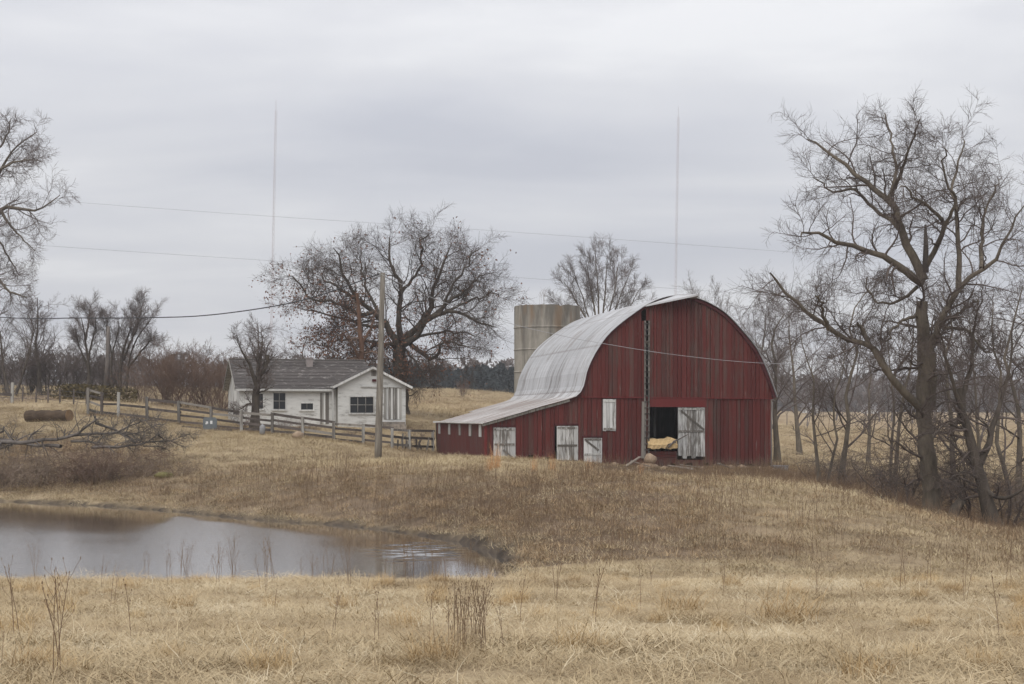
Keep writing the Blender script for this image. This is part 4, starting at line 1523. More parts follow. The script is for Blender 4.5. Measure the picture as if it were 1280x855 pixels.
def grow(rng, Pt, Ra, s):
    """one generation of branches off every polyline in Pt (k,n,3) with radii Ra"""
    k, n, _ = Pt.shape
    nc = s['n']
    seg = np.linalg.norm(np.diff(Pt, axis=1), axis=2)
    plen = seg.sum(1)
    i = np.arange(nc)[None, :]
    t = s.get('s0', 0.25) + (s.get('s1', 1.0) - s.get('s0', 0.25)) * (i + rng.uniform(0.1, 0.95, (k, nc))) / nc
    t = np.clip(t, 0, 0.985)
    f = t * (n - 1); j = np.minimum(f.astype(int), n - 2); u = f - j
    kk = np.arange(k)[:, None]
    a, b = Pt[kk, j], Pt[kk, j + 1]
    p = a + (b - a) * u[..., None]
    r = Ra[kk, j] * (1 - u) + Ra[kk, j + 1] * u
    T = unit(b - a)
    q = unit(np.cross(T, unit(rng.normal(size=(k, nc, 3)))))
    if s.get('flat'):
        q[..., 2] *= s['flat']; q = unit(q)
    if s.get('side_up'):
        q[..., 2] += s['side_up']; q = unit(q)
    ang = np.radians(rng.uniform(*s['ang'], (k, nc)))[..., None]
    d = unit(np.cos(ang) * T + np.sin(ang) * q)
    L = plen[:, None] * s['len'] * rng.uniform(0.6, 1.3, (k, nc)) * (1 - s.get('cut', 0.5) * t)
    L = np.clip(L, s.get('lmin', 0.0), s.get('lmax', 99))
    keep = rng.uniform(size=(k, nc)) < s.get('keep', 1.0)
    if s.get('bylen'): keep &= rng.uniform(size=(k, nc)) < (plen[:, None] / s['bylen'])
    p, d, L, r = p[keep], d[keep], L[keep], r[keep]
    r0 = np.clip(r * s['rr'], s.get('rmin', 0.008), s.get('rmax', 1))
    ns = s['seg']
    pts = [p]; cur = p
    for _ in range(ns):
        d = unit(d + rng.normal(0, s['wig'], d.shape) + np.array([0, 0, s.get('up', 0)]))
        cur = cur + d * (L / ns)[:, None]
        pts.append(cur)
    PP = np.stack(pts, 1)
    RR = r0[:, None] * np.linspace(1, s.get('tip', 0.4), ns + 1)[None]
    RR = np.maximum(RR, s.get('tmin', 0.005))
    return PP, RR


def resample(pts, rad, n, rng, jit=0.0):
    pts = np.array(pts, float); rad = np.array(rad, float)
    # catmull-rom then even spacing
    fine, fr = [], []
    m = len(pts)
    for i in range(m - 1):
        p0, p1, p2, p3 = pts[max(i - 1, 0)], pts[i], pts[i + 1], pts[min(i + 2, m - 1)]
        for k in range(8):
            u = k / 8
            fine.append(0.5 * ((2 * p1) + (p2 - p0) * u + (2 * p0 - 5 * p1 + 4 * p2 - p3) * u * u + (3 * p1 - p0 - 3 * p2 + p3) * u ** 3))
            fr.append(rad[i] + (rad[i + 1] - rad[i]) * u)
    fine.append(pts[-1]); fr.append(rad[-1])
    fine = np.array(fine); fr = np.array(fr)
    c = np.concatenate([[0], np.cumsum(np.linalg.norm(np.diff(fine, axis=0), axis=1))])
    t = np.linspace(0, c[-1], n)
    out = np.stack([np.interp(t, c, fine[:, k]) for k in range(3)], 1)
    if jit:
        out[1:-1] += rng.normal(0, jit, (n - 2, 3)) * np.linspace(0.3, 1, n - 2)[:, None]
    return out, np.interp(t, c, fr)


def tree_meshes(name, rng, guides, specs, n=14, jit=0.05, sides=9, flare=1.35):
    """guides: list of (pts, radii). -> mesh of trunk and limbs, mesh of the crown, list of twig tips"""
    GP_, GR_ = [], []
    for g in guides:
        p, r = resample(g[0], g[1], n, rng, jit)
        GP_.append(p); GR_.append(r)
    GP_ = np.stack(GP_); GR_ = np.stack(GR_)
    if flare: GR_[0, 0] *= flare; GR_[0, 1] *= 1 + (flare - 1) * .3
    V, Q = tubes_np([(GP_, GR_, sides)])
    trunk = np_mesh(name + '_trunk', V, Q, True)
    groups = []
    cur = (GP_, GR_)
    pool = [cur]
    tips = None
    for s in specs:
        src = cur if not s.get('also') else None
        if src is None:
            A, B = pool[-2], pool[-1]
            o1 = grow(rng, A[0], A[1], dict(s, n=max(1, int(s['n'] * s['also']))))
            o2 = grow(rng, B[0], B[1], s)
            new = (np.concatenate([o1[0], o2[0]]), np.concatenate([o1[1], o2[1]]))
        else:
            new = grow(rng, src[0], src[1], s)
        groups.append((new[0], new[1], s.get('sides', 3)))
        pool.append(new); cur = new
        tips = new[0]
    V, Q = tubes_np(groups)
    crown = np_mesh(name + '_crown', V, Q, False)
    return trunk, crown, tips


def tree_obj(name, loc, trunk, crown, bark, twig, label, cat='tree', group=None, rz=0.0, sc=1.0):
    o = empty(name, loc, rz)
    o.scale = (sc, sc, sc) if not hasattr(sc, '__len__') else sc
    link('trunk', trunk, M[bark], o)
    link('crown', crown, M[twig], o)
    tag(o, label, cat, group)
    return o


def guides_px(tr, base, Y, rng, cut=0.0):
    """limbs traced in the picture, each given its own run in depth; base at the foot, in metres about it"""
    out = []
    for pts, r0, r1, y0, y1 in tr:
        m = len(pts)
        w = []
        if cut:
            (ax, ay), (bx, by) = pts[-2], pts[-1]
            pts = list(pts[:-1]) + [(ax + (bx - ax) * (1 - cut), ay + (by - ay) * (1 - cut))]
        for i, (px, py) in enumerate(pts):
            u = i / (m - 1)
            w.append(P(px, py, Y + y0 + (y1 - y0) * u) - base)
        rad = [r0 + (r1 - r0) * (i / (m - 1)) ** 0.8 for i in range(m)]
        out.append((w, rad))
    return out


def z6(*pts):   # traced on an enlargement of the picture's upper right
    return [(940 + x / 2.515, 100 + y / 2.515) for x, y in pts]


def z7(*pts):
    return [(940 + x / 2.515, 380 + y / 2.515) for x, y in pts]


def z3(*pts):
    return [(260 + x / 2.85, 260 + y / 2.85) for x, y in pts]


OAK_SPECS = [
    dict(bylen=6.0, n=16, s0=0.18, ang=(35, 75), len=0.38, cut=0.40, rr=0.42, rmax=0.065, seg=7, wig=0.20, up=0.03, tip=0.30, sides=5, lmin=0.9, lmax=2.3),
    dict(n=11, s0=0.15, ang=(30, 70), len=0.55, cut=0.4, rr=0.46, seg=5, wig=0.17, up=0.02, tip=0.35, sides=3, lmin=0.5, lmax=1.5, rmin=0.0095),
    dict(n=7, s0=0.1, ang=(25, 60), len=0.62, cut=0.3, rr=0.55, seg=2, wig=0.14, up=0.02, tip=0.5, sides=3, lmin=0.35, lmax=0.85, rmin=0.0042, tmin=0.0028),
]


def build_right_oak():
    rng = np.random.default_rng(21)
    Y = 62.0
    b = P(1167, 640, Y); b.z = g1(b.x, Y) - 0.1
    tr = [
        (((1167, 646), (1161, 590), (1157, 540), (1154, 480), (1153, 430), (1153, 385), (1153, 352)), 0.43, 0.25, 0, 0),
        (z6((535, 640), (440, 570), (380, 540), (290, 515), (220, 490), (170, 482), (105, 525)), 0.21, 0.025, 0, -3.2),
        (z6((540, 630), (490, 520), (455, 420), (425, 370), (350, 315), (295, 270), (240, 225), (185, 190), (140, 175)), 0.25, 0.02, 0, 2.0),
        (z6((428, 372), (447, 330), (450, 265), (440, 200), (418, 120), (405, 55)), 0.13, 0.015, 1.0, 2.6),
        (z6((474, 475), (440, 440), (395, 415), (320, 345), (262, 352), (215, 312), (130, 295)), 0.14, 0.02, 0.4, 3.4),
        (z6((450, 340), (478, 270), (500, 215), (525, 140), (545, 80)), 0.11, 0.015, 1.2, -1.5),
        (z7((560, 330), (565, 220), (560, 110)) + z6((575, 800), (600, 740), (650, 655), (720, 595), (790, 560), (798, 510), (850, 405), (900, 330)), 0.27, 0.02, 0.2, -2.4),
        (z6((650, 655), (650, 560), (641, 440), (630, 350), (642, 285), (665, 200), (650, 120)), 0.16, 0.015, -0.6, 1.5),
        (z6((722, 592), (720, 510), (730, 420), (770, 330), (835, 255)), 0.13, 0.015, -1.0, 2.4),
        (z6((545, 590), (600, 470), (578, 415), (530, 382), (470, 340), (440, 345)), 0.15, 0.018, 0, -2.6),
        (z6((600, 470), (640, 380), (600, 290), (610, 230), (560, 160)), 0.10, 0.014, -0.8, -3.0),
        (z6((640, 740), (700, 700), (760, 685)), 0.09, 0.02, -0.5, -2.5),
        (z7((545, 345), (460, 255), (395, 165)) + z6((390, 850), (240, 785), (130, 690), (70, 620), (20, 565)), 0.23, 0.03, 0, -3.5),
        (z7((440, 235), (385, 150)) + z6((345, 785), (290, 700)), 0.17, 0.05, -1.4, -2.0),
        (z6((240, 785), (215, 700), (150, 610)), 0.10, 0.02, -2.4, -4.5),
        (z6((520, 650), (470, 690), (400, 700), (360, 640), (370, 580)), 0.10, 0.02, 0, 2.2),
        (z6((525, 740), (470, 760), (420, 820), (380, 800)), 0.10, 0.02, 0, -2.4),
        (z6((600, 780), (680, 790), (740, 860), (800, 850)), 0.10, 0.02, 0, 2.0),
    ]
    tr = [(t_[0], t_[1] * (.9 if i == 0 else .8), t_[2] * .85, t_[3], t_[4]) for i, t_ in enumerate(tr)]
    g = guides_px(tr, b, Y, rng, .75)
    trunk, crown, tips = tree_meshes('oak', rng, g, OAK_SPECS, n=16, jit=0.07, sides=9, flare=1.15)
    o = tree_obj('oak_tree', b, trunk, crown, 'bark', 'twig', 'tallest bare oak with thick trunk and wide crooked limbs on the slope past the barn')
    q = [P(*c) - b for c in (*[(x, y, Y - .05) for x, y in z6((545, 605), (547, 520), (545, 455))],)]
    MB().tube(q, [.14, .10, .045], 7).build('broken_stub', M['dead_wood'], o, True)


def build_mid_oak():
    rng = np.random.default_rng(31)
    Y = 118.0
    b = P(500, 516, Y); b.z = g1(b.x, Y) - 0.2
    tr = [
        (((500, 518),) + tuple(z3((690, 640), (684, 560), (682, 500), (684, 465))), 0.62, 0.42, 0, 0),
        (z3((680, 500), (640, 420), (590, 370), (540, 330), (490, 250), (460, 180), (435, 110)), 0.30, 0.03, 0, -4.0),
        (z3((690, 490), (740, 460), (790, 390), (850, 370), (920, 380), (1000, 420), (1050, 430)), 0.28, 0.03, 0, -3.0),
        (z3((684, 475), (680, 400), (690, 300), (660, 220), (640, 130), (650, 80)), 0.28, 0.025, 0, 2.5),
        (z3((695, 470), (790, 370), (800, 280), (850, 180), (885, 80)), 0.28, 0.025, 0, 3.0),
        (z3((800, 385), (880, 320), (960, 260), (1025, 205)), 0.16, 0.025, -1.0, 2.0),
        (z3((715, 480), (800, 540), (840, 480), (900, 490), (990, 515)), 0.19, 0.025, 0, -4.5),
        (z3((670, 490), (600, 480), (560, 510), (500, 535)), 0.17, 0.025, 0, -3.5),
        (z3((590, 370), (540, 380), (450, 330), (380, 330), (300, 250), (265, 240)), 0.17, 0.025, -1.6, -4.5),
        (z3((540, 330), (430, 260), (380, 180)), 0.14, 0.02, -2.0, 1.5),
        (z3((640, 420), (560, 420), (470, 390), (370, 370), (290, 350)), 0.16, 0.02, -0.6, 3.5),
        (z3((690, 300), (750, 220), (770, 110), (800, 65)), 0.14, 0.02, 1.2, -2.0),
        (z3((620, 400), (570, 300), (540, 200), (545, 110)), 0.15, 0.02, -0.8, 3.5),
        (z3((830, 375), (870, 280), (940, 170), (985, 120)), 0.13, 0.02, -1.5, -4.5),
        (z3((700, 500), (760, 580), (790, 620)), 0.10, 0.02, 0, -4.0),
        (z3((850, 372), (930, 330), (1010, 300), (1055, 330)), 0.12, 0.02, -1.5, 3.0),
        (z3((600, 480), (500, 470), (430, 480), (390, 500)), 0.11, 0.02, -1.0, 2.0),
        (z3((740, 460), (850, 440), (930, 450), (1000, 470)), 0.12, 0.02, -0.6, 4.0),
    ]
    g = guides_px(tr, b, Y, rng, .45)
    sp = [dict(OAK_SPECS[0], lmax=3.4, lmin=1.3, n=19, bylen=3.0, len=.45, rr=.36), dict(OAK_SPECS[1], lmax=2.2, lmin=.8, rmin=0.011, n=10), dict(OAK_SPECS[2], lmin=.5, lmax=1.3, rmin=0.0068, tmin=0.0048, n=7)]
    trunk, crown, tips = tree_meshes('field_oak', rng, g, sp, n=14, jit=0.12, sides=9)
    o = tree_obj('oak_tree', b, trunk, crown, 'bark_dark', 'twig_dark', 'broad spreading oak with brown leaves still on, behind the white house')
    # brown leaves that have stayed on, thickest low and to the left
    e = tips[:, -1]
    w = np.exp(-((e[:, 2] - 5.5) / 5.0) ** 2) * (1.3 - 0.07 * (e[:, 0] + 6))
    w = np.clip(w, 0.45, None) * rng.uniform(0.05, 1, len(e)) ** 2
    pick = np.argsort(-w)[:3300]
    c = e[pick] + rng.normal(0, 0.12, (len(pick), 3))
    c = np.concatenate([c, c + rng.normal(0, 0.22, c.shape)])
    k = len(c)
    u = unit(rng.normal(size=(k, 3))); v = unit(np.cross(u, rng.normal(size=(k, 3))))
    sz = rng.uniform(0.06, 0.13, (k, 1))
    V = np.stack([c - u * sz, c + v * sz * .55, c + u * sz, c - v * sz * .55], 1).reshape(-1, 3)
    lf = link('dead_leaves', np_mesh('dead_leaves', V, np.arange(4 * k).reshape(-1, 4)), M['dead_leaf'], o)
    tag(lf, kind='stuff')
    # the vine-hung dead trunk before it
    b2 = P(452, 505, 112); b2.z = g1(b2.x, 112) - .1
    g = guides_px([(((452, 520), (451, 480), (452, 440), (449, 400), (446, 366)), 0.34, 0.10, 0, 0),
                   (((451, 455), (440, 430), (428, 415)), .13, .03, 0, -1), (((452, 430), (466, 405), (470, 385)), .12, .03, 0, 1)], b2, 112, rng)
    t2, c2, _ = tree_meshes('vine_tree', rng, g, [dict(n=9, s0=.35, ang=(40, 80), len=.3, rr=.4, seg=5, wig=.25, tip=.4, sides=4, lmax=2.0),
                                                    dict(n=8, s0=.15, ang=(30, 70), len=.5, rr=.6, seg=4, wig=.25, sides=3, rmin=.015),
                                                    dict(n=5, s0=.1, ang=(30, 70), len=.5, rr=.6, seg=3, wig=.25, sides=3, rmin=.01)], n=10)
    tree_obj('dead_tree', b2, t2, c2, 'rust_bark', 'twig_red', 'rust brown vine hung trunk standing before the broad oak behind the house roof')


# ---- generic trees
VASE = [
    dict(n=14, s0=0.16, ang=(24, 50), len=0.68, cut=0.62, rr=0.50, seg=7, wig=0.09, up=0.08, tip=0.25, sides=5),
    dict(n=10, s0=0.18, ang=(18, 42), len=0.45, cut=0.5, rr=0.52, seg=5, wig=0.10, up=0.07, tip=0.35, sides=3, rmin=0.016),
    dict(n=7, s0=0.12, ang=(22, 50), len=0.55, cut=0.4, rr=0.55, seg=3, wig=0.10, up=0.04, tip=0.5, sides=3, rmin=0.0075, tmin=0.005),
    dict(n=4, s0=0.12, ang=(22, 50), len=0.62, cut=0.3, rr=0.65, seg=2, wig=0.10, up=0.04, tip=0.6, sides=3, rmin=0.0055, tmin=0.004),
]
SPREAD = [
    dict(n=16, s0=0.20, ang=(32, 65), len=0.55, cut=0.58, rr=0.48, seg=7, wig=0.17, up=0.07, tip=0.25, sides=5),
    dict(n=10, s0=0.18, ang=(28, 58), len=0.46, cut=0.5, rr=0.52, seg=5, wig=0.18, up=0.05, tip=0.35, sides=3, rmin=0.015),
    dict(n=8, s0=0.12, ang=(25, 55), len=0.50, cut=0.4, rr=0.6, seg=3, wig=0.18, up=0.04, tip=0.5, sides=3, rmin=0.007, tmin=0.005),
    dict(n=4, s0=0.12, ang=(25, 60), len=0.52, cut=0.3, rr=0.7, seg=2, wig=0.2, up=0.04, tip=0.6, sides=3, rmin=0.0055, tmin=0.004),
]


def stem_guides(rng, H, stems, r, lean=(4, 14), wig=0.35):
    out = []
    for k in range(stems):
        a = rng.uniform(0, 6.28); ln = math.tan(math.radians(rng.uniform(*lean)))
        if stems == 1: ln *= 0.4
        h = H * (1 if k == 0 else rng.uniform(0.75, 1.0))
        off = 0 if stems == 1 else 0.25
        pts = []
        for i in range(7):
            u = i / 6
            w = wig * u * h / 12
            pts.append((math.cos(a) * (off + ln * h * u ** 0.85) + rng.normal(0, w * .5), math.sin(a) * (off + ln * h * u ** .85) + rng.normal(0, w * .5), h * u))
        rr = r * (1 if k == 0 else 0.8)
        out.append((pts, [rr * (1 - 0.85 * (i / 6) ** 0.9) for i in range(7)]))
    return out


KIND = {}


def proto(key, seed, H, stems, r, specs, lean=(4, 14), sides=7, wig=0.35):
    rng = np.random.default_rng(seed)
    g = stem_guides(rng, H, stems, r, lean, wig)
    t, c, tips = tree_meshes(key, rng, g, specs, n=10, jit=0.02, sides=sides)
    co = np.empty(len(c.vertices) * 3, np.float32); c.vertices.foreach_get('co', co)
    KIND[key] = (t, c, float(np.percentile(co[2::3], 99.7)))       # true height, twigs included


def put(key, name, px, Y, h, label, bark='bark_dark', twig='twig', rz=0.0, wide=1.0, cat='tree', group=None, dz=-0.15, loc=None):
    t, c, H = KIND[key]
    k = h / H
    p = loc or GP(px, Y, dz)
    t2, c2 = t, c
    o = empty(name, p, rz)
    o.scale = (k * wide, k * wide, k)
    a = link('trunk', t, None, o); b_ = link('crown', c, None, o)
    for q, mname in ((a, bark), (b_, twig)):
        if not q.data.materials: q.data.materials.append(M[mname])
        q.material_slots[0].link = 'OBJECT'; q.material_slots[0].material = M[mname]
    tag(o, label, cat, group)
    return o


def hpx(px, Y, py_top):
    """height of a thing on the ground at px, Y whose top is seen at py_top"""
    g = GP(px, Y)
    return E + (HZ - py_top) / F * Y - g.z


def traced(name, px, Y, stems, r, seed, label, bark, twig, depth=2.2, cut=.6):
    rng = np.random.default_rng(seed)
    b = GP(px, Y, -.15)
    tr = []
    for i, s in enumerate(stems):
        tr.append((s, r * (1 if i == 0 else .62), .018, 0, 0 if i == 0 else rng.uniform(-depth, depth)))
    g = guides_px(tr, b, Y, rng, cut)
    t, c, _ = tree_meshes('traced', rng, g, [dict(VASE[0], n=9, len=.5, lmax=2.7, lmin=1.0, rr=.36, s0=.3, ang=(18, 42), up=.03), dict(VASE[1], n=8, lmin=.6, len=.5, rmin=.011, up=.03), dict(VASE[2], n=6, lmin=.4), dict(VASE[3], n=3)], n=10, jit=.05, sides=7)
    return tree_obj(name, b, t, c, bark, twig, label)


def build_trees():
    build_right_oak()
    build_mid_oak()
    proto('vase', 1, 13, 1, 0.22, VASE)
    proto('vase_multi', 2, 11, 3, 0.16, [dict(VASE[0], n=9, len=.5), dict(VASE[1], n=8), VASE[2], VASE[3]], (5, 18))
    proto('fan', 22, 12, 7, 0.11, [dict(VASE[0], n=10, len=.42, s0=.3), dict(VASE[1], n=8), dict(VASE[2], n=6), dict(VASE[3], n=3)], (4, 29))
    proto('spread', 3, 14, 1, 0.30, SPREAD)
    proto('spread_b', 4, 12, 1, 0.24, SPREAD, wig=0.8)
    proto('slim', 5, 11, 1, 0.15, [dict(VASE[0], n=13, len=0.42, ang=(25, 50)), dict(VASE[1], n=9), dict(VASE[2], n=7), dict(VASE[3], n=3)], wig=0.6)
    proto('thin', 6, 11, 2, 0.13, [dict(SPREAD[0], n=12, len=.45), dict(SPREAD[1], n=8), dict(SPREAD[2], n=7)], (3, 10), 6, 0.7)
    SH = [dict(n=6, s0=0.15, ang=(15, 40), len=0.6, cut=0.4, rr=0.6, seg=5, wig=0.16, up=0.06, tip=0.4, sides=3, rmin=0.012),
          dict(n=6, s0=0.1, ang=(20, 45), len=0.5, cut=0.4, rr=0.65, seg=4, wig=0.16, up=0.05, tip=0.5, sides=3, rmin=0.009, tmin=.006),
          dict(n=4, s0=0.1, ang=(20, 50), len=0.5, cut=0.3, rr=0.7, seg=2, wig=0.16, up=0.05, tip=0.6, sides=3, rmin=0.007, tmin=.005)]
    proto('shrub', 7, 4.5, 14, 0.05, SH, (5, 34), 5, 1.0)
    proto('shrub_b', 8, 4.0, 11, 0.05, SH, (8, 42), 5, 1.6)
    TG = [dict(n=5, s0=0.12, ang=(35, 90), len=0.6, cut=0.3, rr=0.6, seg=6, wig=0.22, up=-0.10, tip=0.4, sides=3, rmin=0.012),
          dict(n=5, s0=0.1, ang=(30, 80), len=0.5, cut=0.3, rr=0.65, seg=4, wig=0.25, up=-0.05, tip=0.5, sides=3, rmin=0.009, tmin=.006),
          dict(n=3, s0=0.1, ang=(30, 80), len=0.45, cut=0.3, rr=0.7, seg=2, wig=0.25, tip=0.6, sides=3, rmin=0.007, tmin=.005)]
    proto('tangle', 9, 4.2, 9, 0.06, TG, (10, 40), 5, 1.5)
    proto('tangle_b', 10, 3.6, 10, 0.05, TG, (15, 50), 5, 2.0)

    proto('bramble', 23, 2.0, 18, .026, [dict(TG[0], n=6, rmin=.012, tmin=.008), dict(TG[1], n=4, rmin=.009, tmin=.006)], (5, 52), 4, 2.2)
    # left edge
    rng = np.random.default_rng(42)
    Y = 88.0
    b = GP(-46, Y, -.1)
    tr = [(((-46, 575), (-42, 480), (-36, 380), (-28, 300), (-20, 235), (-12, 190), (-4, 150)), .50, .05, 0, 0), (((-30, 310), (0, 262), (28, 262), (49, 262), (75, 244)), .17, .02, 0, -1.5),
          (((-22, 250), (0, 215), (16, 188), (46, 165)), .13, .02, 0, 1.5), (((0, 262), (12, 280), (26, 296), (44, 314)), .10, .02, -.6, -2.0), (((-20, 230), (5, 208), (33, 200), (49, 201)), .10, .02, 0, -2), (((-36, 370), (-10, 345), (13, 365), (34, 372)), .14, .03, 0, -1.5),
          (((-32, 330), (-70, 270), (-100, 220), (-120, 190)), .2, .03, 0, 2), (((-26, 280), (-60, 200), (-70, 150)), .15, .02, 0, -2), (((-36, 380), (-80, 340), (-130, 320)), .15, .02, 0, 1), (((-12, 200), (8, 170), (14, 148)), .08, .02, 0, .5), (((-30, 305), (-5, 300), (15, 330), (25, 345)), .09, .02, 0, 1.5)]
    g = guides_px(tr, b, Y, rng)
    t, c, _ = tree_meshes('edge_tree', rng, g, [dict(OAK_SPECS[0], n=14, lmax=2.2, bylen=5), dict(OAK_SPECS[1], n=9), dict(OAK_SPECS[2], n=7, rmin=.007)], n=12, jit=.05)
    tree_obj('bare_tree', b, t, c, 'bark', 'twig_grey', 'tall bare tree reaching in over the pond from the left edge of the photo')
    put('vase_multi', 'bare_tree', 14, 128, hpx(14, 128, 352), 'bushy bare tree with forked dark trunk at the far left above the log', rz=1.0, wide=1.3)
    put('spread', 'bare_tree', 50, 131, hpx(50, 131, 352), 'bare tree with fine pale twigs left of the slender pair on the hill', twig='twig_grey', rz=2.1, wide=1.15)
    put('spread', 'bare_tree', 325, 133, hpx(325, 133, 388), 'grey round crowned bare tree rising behind the house roof', 'bark', 'twig_grey', 1.9, 1.25)
    put('spread_b', 'bare_tree', 385, 136, hpx(385, 136, 400), 'low grey bare tree between the house roof and the broad oak', 'bark', 'twig_grey', 3.3, 1.3)
    traced('bare_tree', 752, 126, [((750, 470), (750, 430), (722, 380), (700, 345)), ((750, 432), (732, 385), (714, 328)), ((750, 430), (740, 370), (730, 312)), ((750, 432), (748, 370), (744, 303)), ((750, 430), (756, 370), (760, 304)),
            ((750, 430), (765, 375), (777, 314)), ((750, 432), (772, 380), (793, 326)), ((750, 435), (780, 395), (806, 350)), ((750, 440), (785, 410), (812, 378)), ((750, 440), (715, 405), (692, 372))], .17, 52,
           'fan shaped bare tree rising behind the barn roof beside the silo', 'bark', 'twig_grey', 2.6, .22)
    traced('bare_tree', 111, 127, [((111, 490), (110, 450), (104, 410), (98, 376)), ((110, 452), (119, 410), (123, 378)), ((107, 425), (112, 395), (111, 370)), ((110, 460), (98, 430), (92, 405))], .16, 53,
           'slender bare tree with straight dark stem left of the dead snag', 'bark_dark', 'twig_grey')
    traced('bare_tree', 152, 126, [((150, 491), (152, 450), (162, 415), (166, 372)), ((140, 490), (140, 450), (147, 415), (150, 380)), ((158, 490), (164, 440), (186, 402), (200, 385)), ((154, 450), (170, 412), (184, 382)), ((141, 450), (134, 415), (133, 385)), ((160, 460), (185, 430), (206, 415)), ((165, 420), (176, 390), (175, 364))], .17, 54,
           'clump of dark bare stems fanning wide above the wooden gate', 'bark_dark', 'twig_grey')
    # snag
    a = GP(131, 124); b = P(135.5, 408, 124)
    tag(MB().tube([a, a.lerp(b, .5) + Vector((.08, 0, 0)), b], [.20, .17, .14], 8).build('dead_snag', M['dead_wood'], None, True), 'straight dead snag standing bare among the hilltop trees', 'snag')
    # tree standing before the house
    rng = np.random.default_rng(41)
    Y = 99.5
    b = GP(319, Y, -.1)
    tr = [(((319, 537), (319, 520), (320, 495), (322, 474), (324, 455), (325, 441)), .33, .12, 0, 0),
          (((321, 482), (315, 465), (311, 452), (303, 440), (296, 425)), .17, .02, 0, -1.2), (((322, 476), (330, 461), (334, 452), (335, 444)), .16, .12, 0, -.5),
          (((325, 452), (328, 432), (326, 408)), .1, .015, 0, .8), (((319, 505), (310, 505), (300, 512), (291, 517)), .09, .015, 0, -1), (((320, 492), (332, 488), (343, 482)), .07, .015, 0, -1)]
    g = guides_px(tr, b, Y, rng)
    t, c, _ = tree_meshes('yard_tree', rng, g, [dict(OAK_SPECS[0], len=.5, lmax=1.9, lmin=.6, up=.1, n=12), dict(OAK_SPECS[1], n=9, rmin=.012), dict(OAK_SPECS[2], n=5, rmin=.01)], n=10, jit=.04)
    tree_obj('yard_tree', b, t, c, 'bark_dark', 'twig', 'short pollarded dark tree with sawn limbs before the white house wall')
    # right of the barn
    L = 'bare tree '
    put('vase', 'bare_tree', 905, 118, hpx(905, 118, 345), 'rounded bare tree whose crown shows over the right shoulder of the barn', 'bark', 'twig_grey', 1.0, 1.15)
    put('vase', 'bare_tree', 938, 126, hpx(938, 126, 352), 'bare tree directly behind the right eave of the barn', 'bark', 'twig_grey', 2.5, 1.2)
    put('spread_b', 'bare_tree', 972, 96, hpx(972, 96, 345), 'bare tree growing tight against the back right side of the barn', 'bark', 'twig_grey', 4.0, 1.15)
    put('vase', 'bare_tree', 1000, 120, hpx(1000, 120, 352), 'bare tree standing in the field between the barn corner and the paired trees', 'bark', 'twig_grey', 5.2, 1.2)
    put('thin', 'bare_tree', 1029, 75.5, hpx(1029, 75.5, 385), 'low forking bare tree, the nearer the barn of the paired slim trunks', 'bark', 'twig', 0.4, 1.25)
    put('slim', 'bare_tree', 1050, 76, hpx(1050, 76, 330), 'straight slim bare tree, the farther from the barn of the paired trunks', 'bark', 'twig', 1.4, 1.15)
    put('thin', 'bare_tree', 1112, 82, hpx(1112, 82, 360), 'slim bare tree just left of the thick oak trunk', 'bark', 'twig', 2.2, 1.2)
    put('spread_b', 'bare_tree', 1085, 110, hpx(1085, 110, 405), 'mid sized bare tree in the field behind the paired trunks', 'bark', 'twig_grey', 0.9, 1.0)
    put('slim', 'bare_tree', 1195, 84, hpx(1195, 84, 330), 'slim bare tree just right of the thick oak trunk', 'bark', 'twig', 3.1, 1.2)
    put('vase', 'bare_tree', 1228, 92, hpx(1228, 92, 335), 'tall straight bare tree behind the leaning tree', 'bark', 'twig_grey', 0.2, 0.8)
    put('thin', 'bare_tree', 1275, 74, hpx(1275, 74, 320), 'bare tree with sprawling low limbs at the right edge of the photo', 'bark', 'twig', 4.4, 1.5)
    put('spread_b', 'bare_tree', 1335, 80, hpx(1335, 80, 250), 'bare tree leaning in from beyond the right edge of the photo', 'bark', 'twig', 1.7, 1.0)
    # leaning tree
    rng = np.random.default_rng(43)
    Y = 60.5
    b = GP(1243, Y, -.1)
    tr = [(((1243, 664), (1234, 630), (1226, 600), (1215, 560), (1206, 520), (1200, 485)), .34, .12, 0, 0), (((1222, 585), (1238, 545), (1250, 500), (1262, 455), (1268, 400)), .17, .02, 0, 1.5),
          (((1206, 520), (1190, 480), (1182, 440), (1170, 405)), .11, .02, 0, -1.5), (((1228, 610), (1250, 622), (1275, 615), (1300, 595)), .12, .02, 0, -1.5),
          (((1202, 500), (1215, 450), (1220, 400), (1232, 350)), .11, .015, 0, 1), (((1210, 540), (1185, 530), (1165, 545)), .08, .015, 0, -1.5), (((1226, 600), (1205, 590), (1185, 600)), .06, .015, 0, -1)]
    g = guides_px(tr, b, Y, rng)
    t, c, _ = tree_meshes('leaning_tree', rng, g, [dict(OAK_SPECS[0], n=16, s0=.2, len=.5, lmax=2.6, up=-.05), dict(OAK_SPECS[1], n=8, up=-.04), OAK_SPECS[2]], n=12, jit=.05)
    tree_obj('leaning_tree', b, t, c, 'bark_dark', 'twig', 'short dark tree leaning left with drooping tangled limbs beside the big oak')
    # hollow stump
    b = GP(1188, 59.5, -.1)
    pts = [b, b + Vector((.08, 0, .35)), b + Vector((.2, 0, .65)), b + Vector((.38, -.02, .86)), b + Vector((.52, -.05, .80))]
    mb = MB().tube(pts, [.27, .22, .2, .19, .15], 9)
    tag(mb.build('tree_stump', M['bark_dark'], None, True), 'short dark bent stump between the oak trunk and the leaning tree', 'stump')
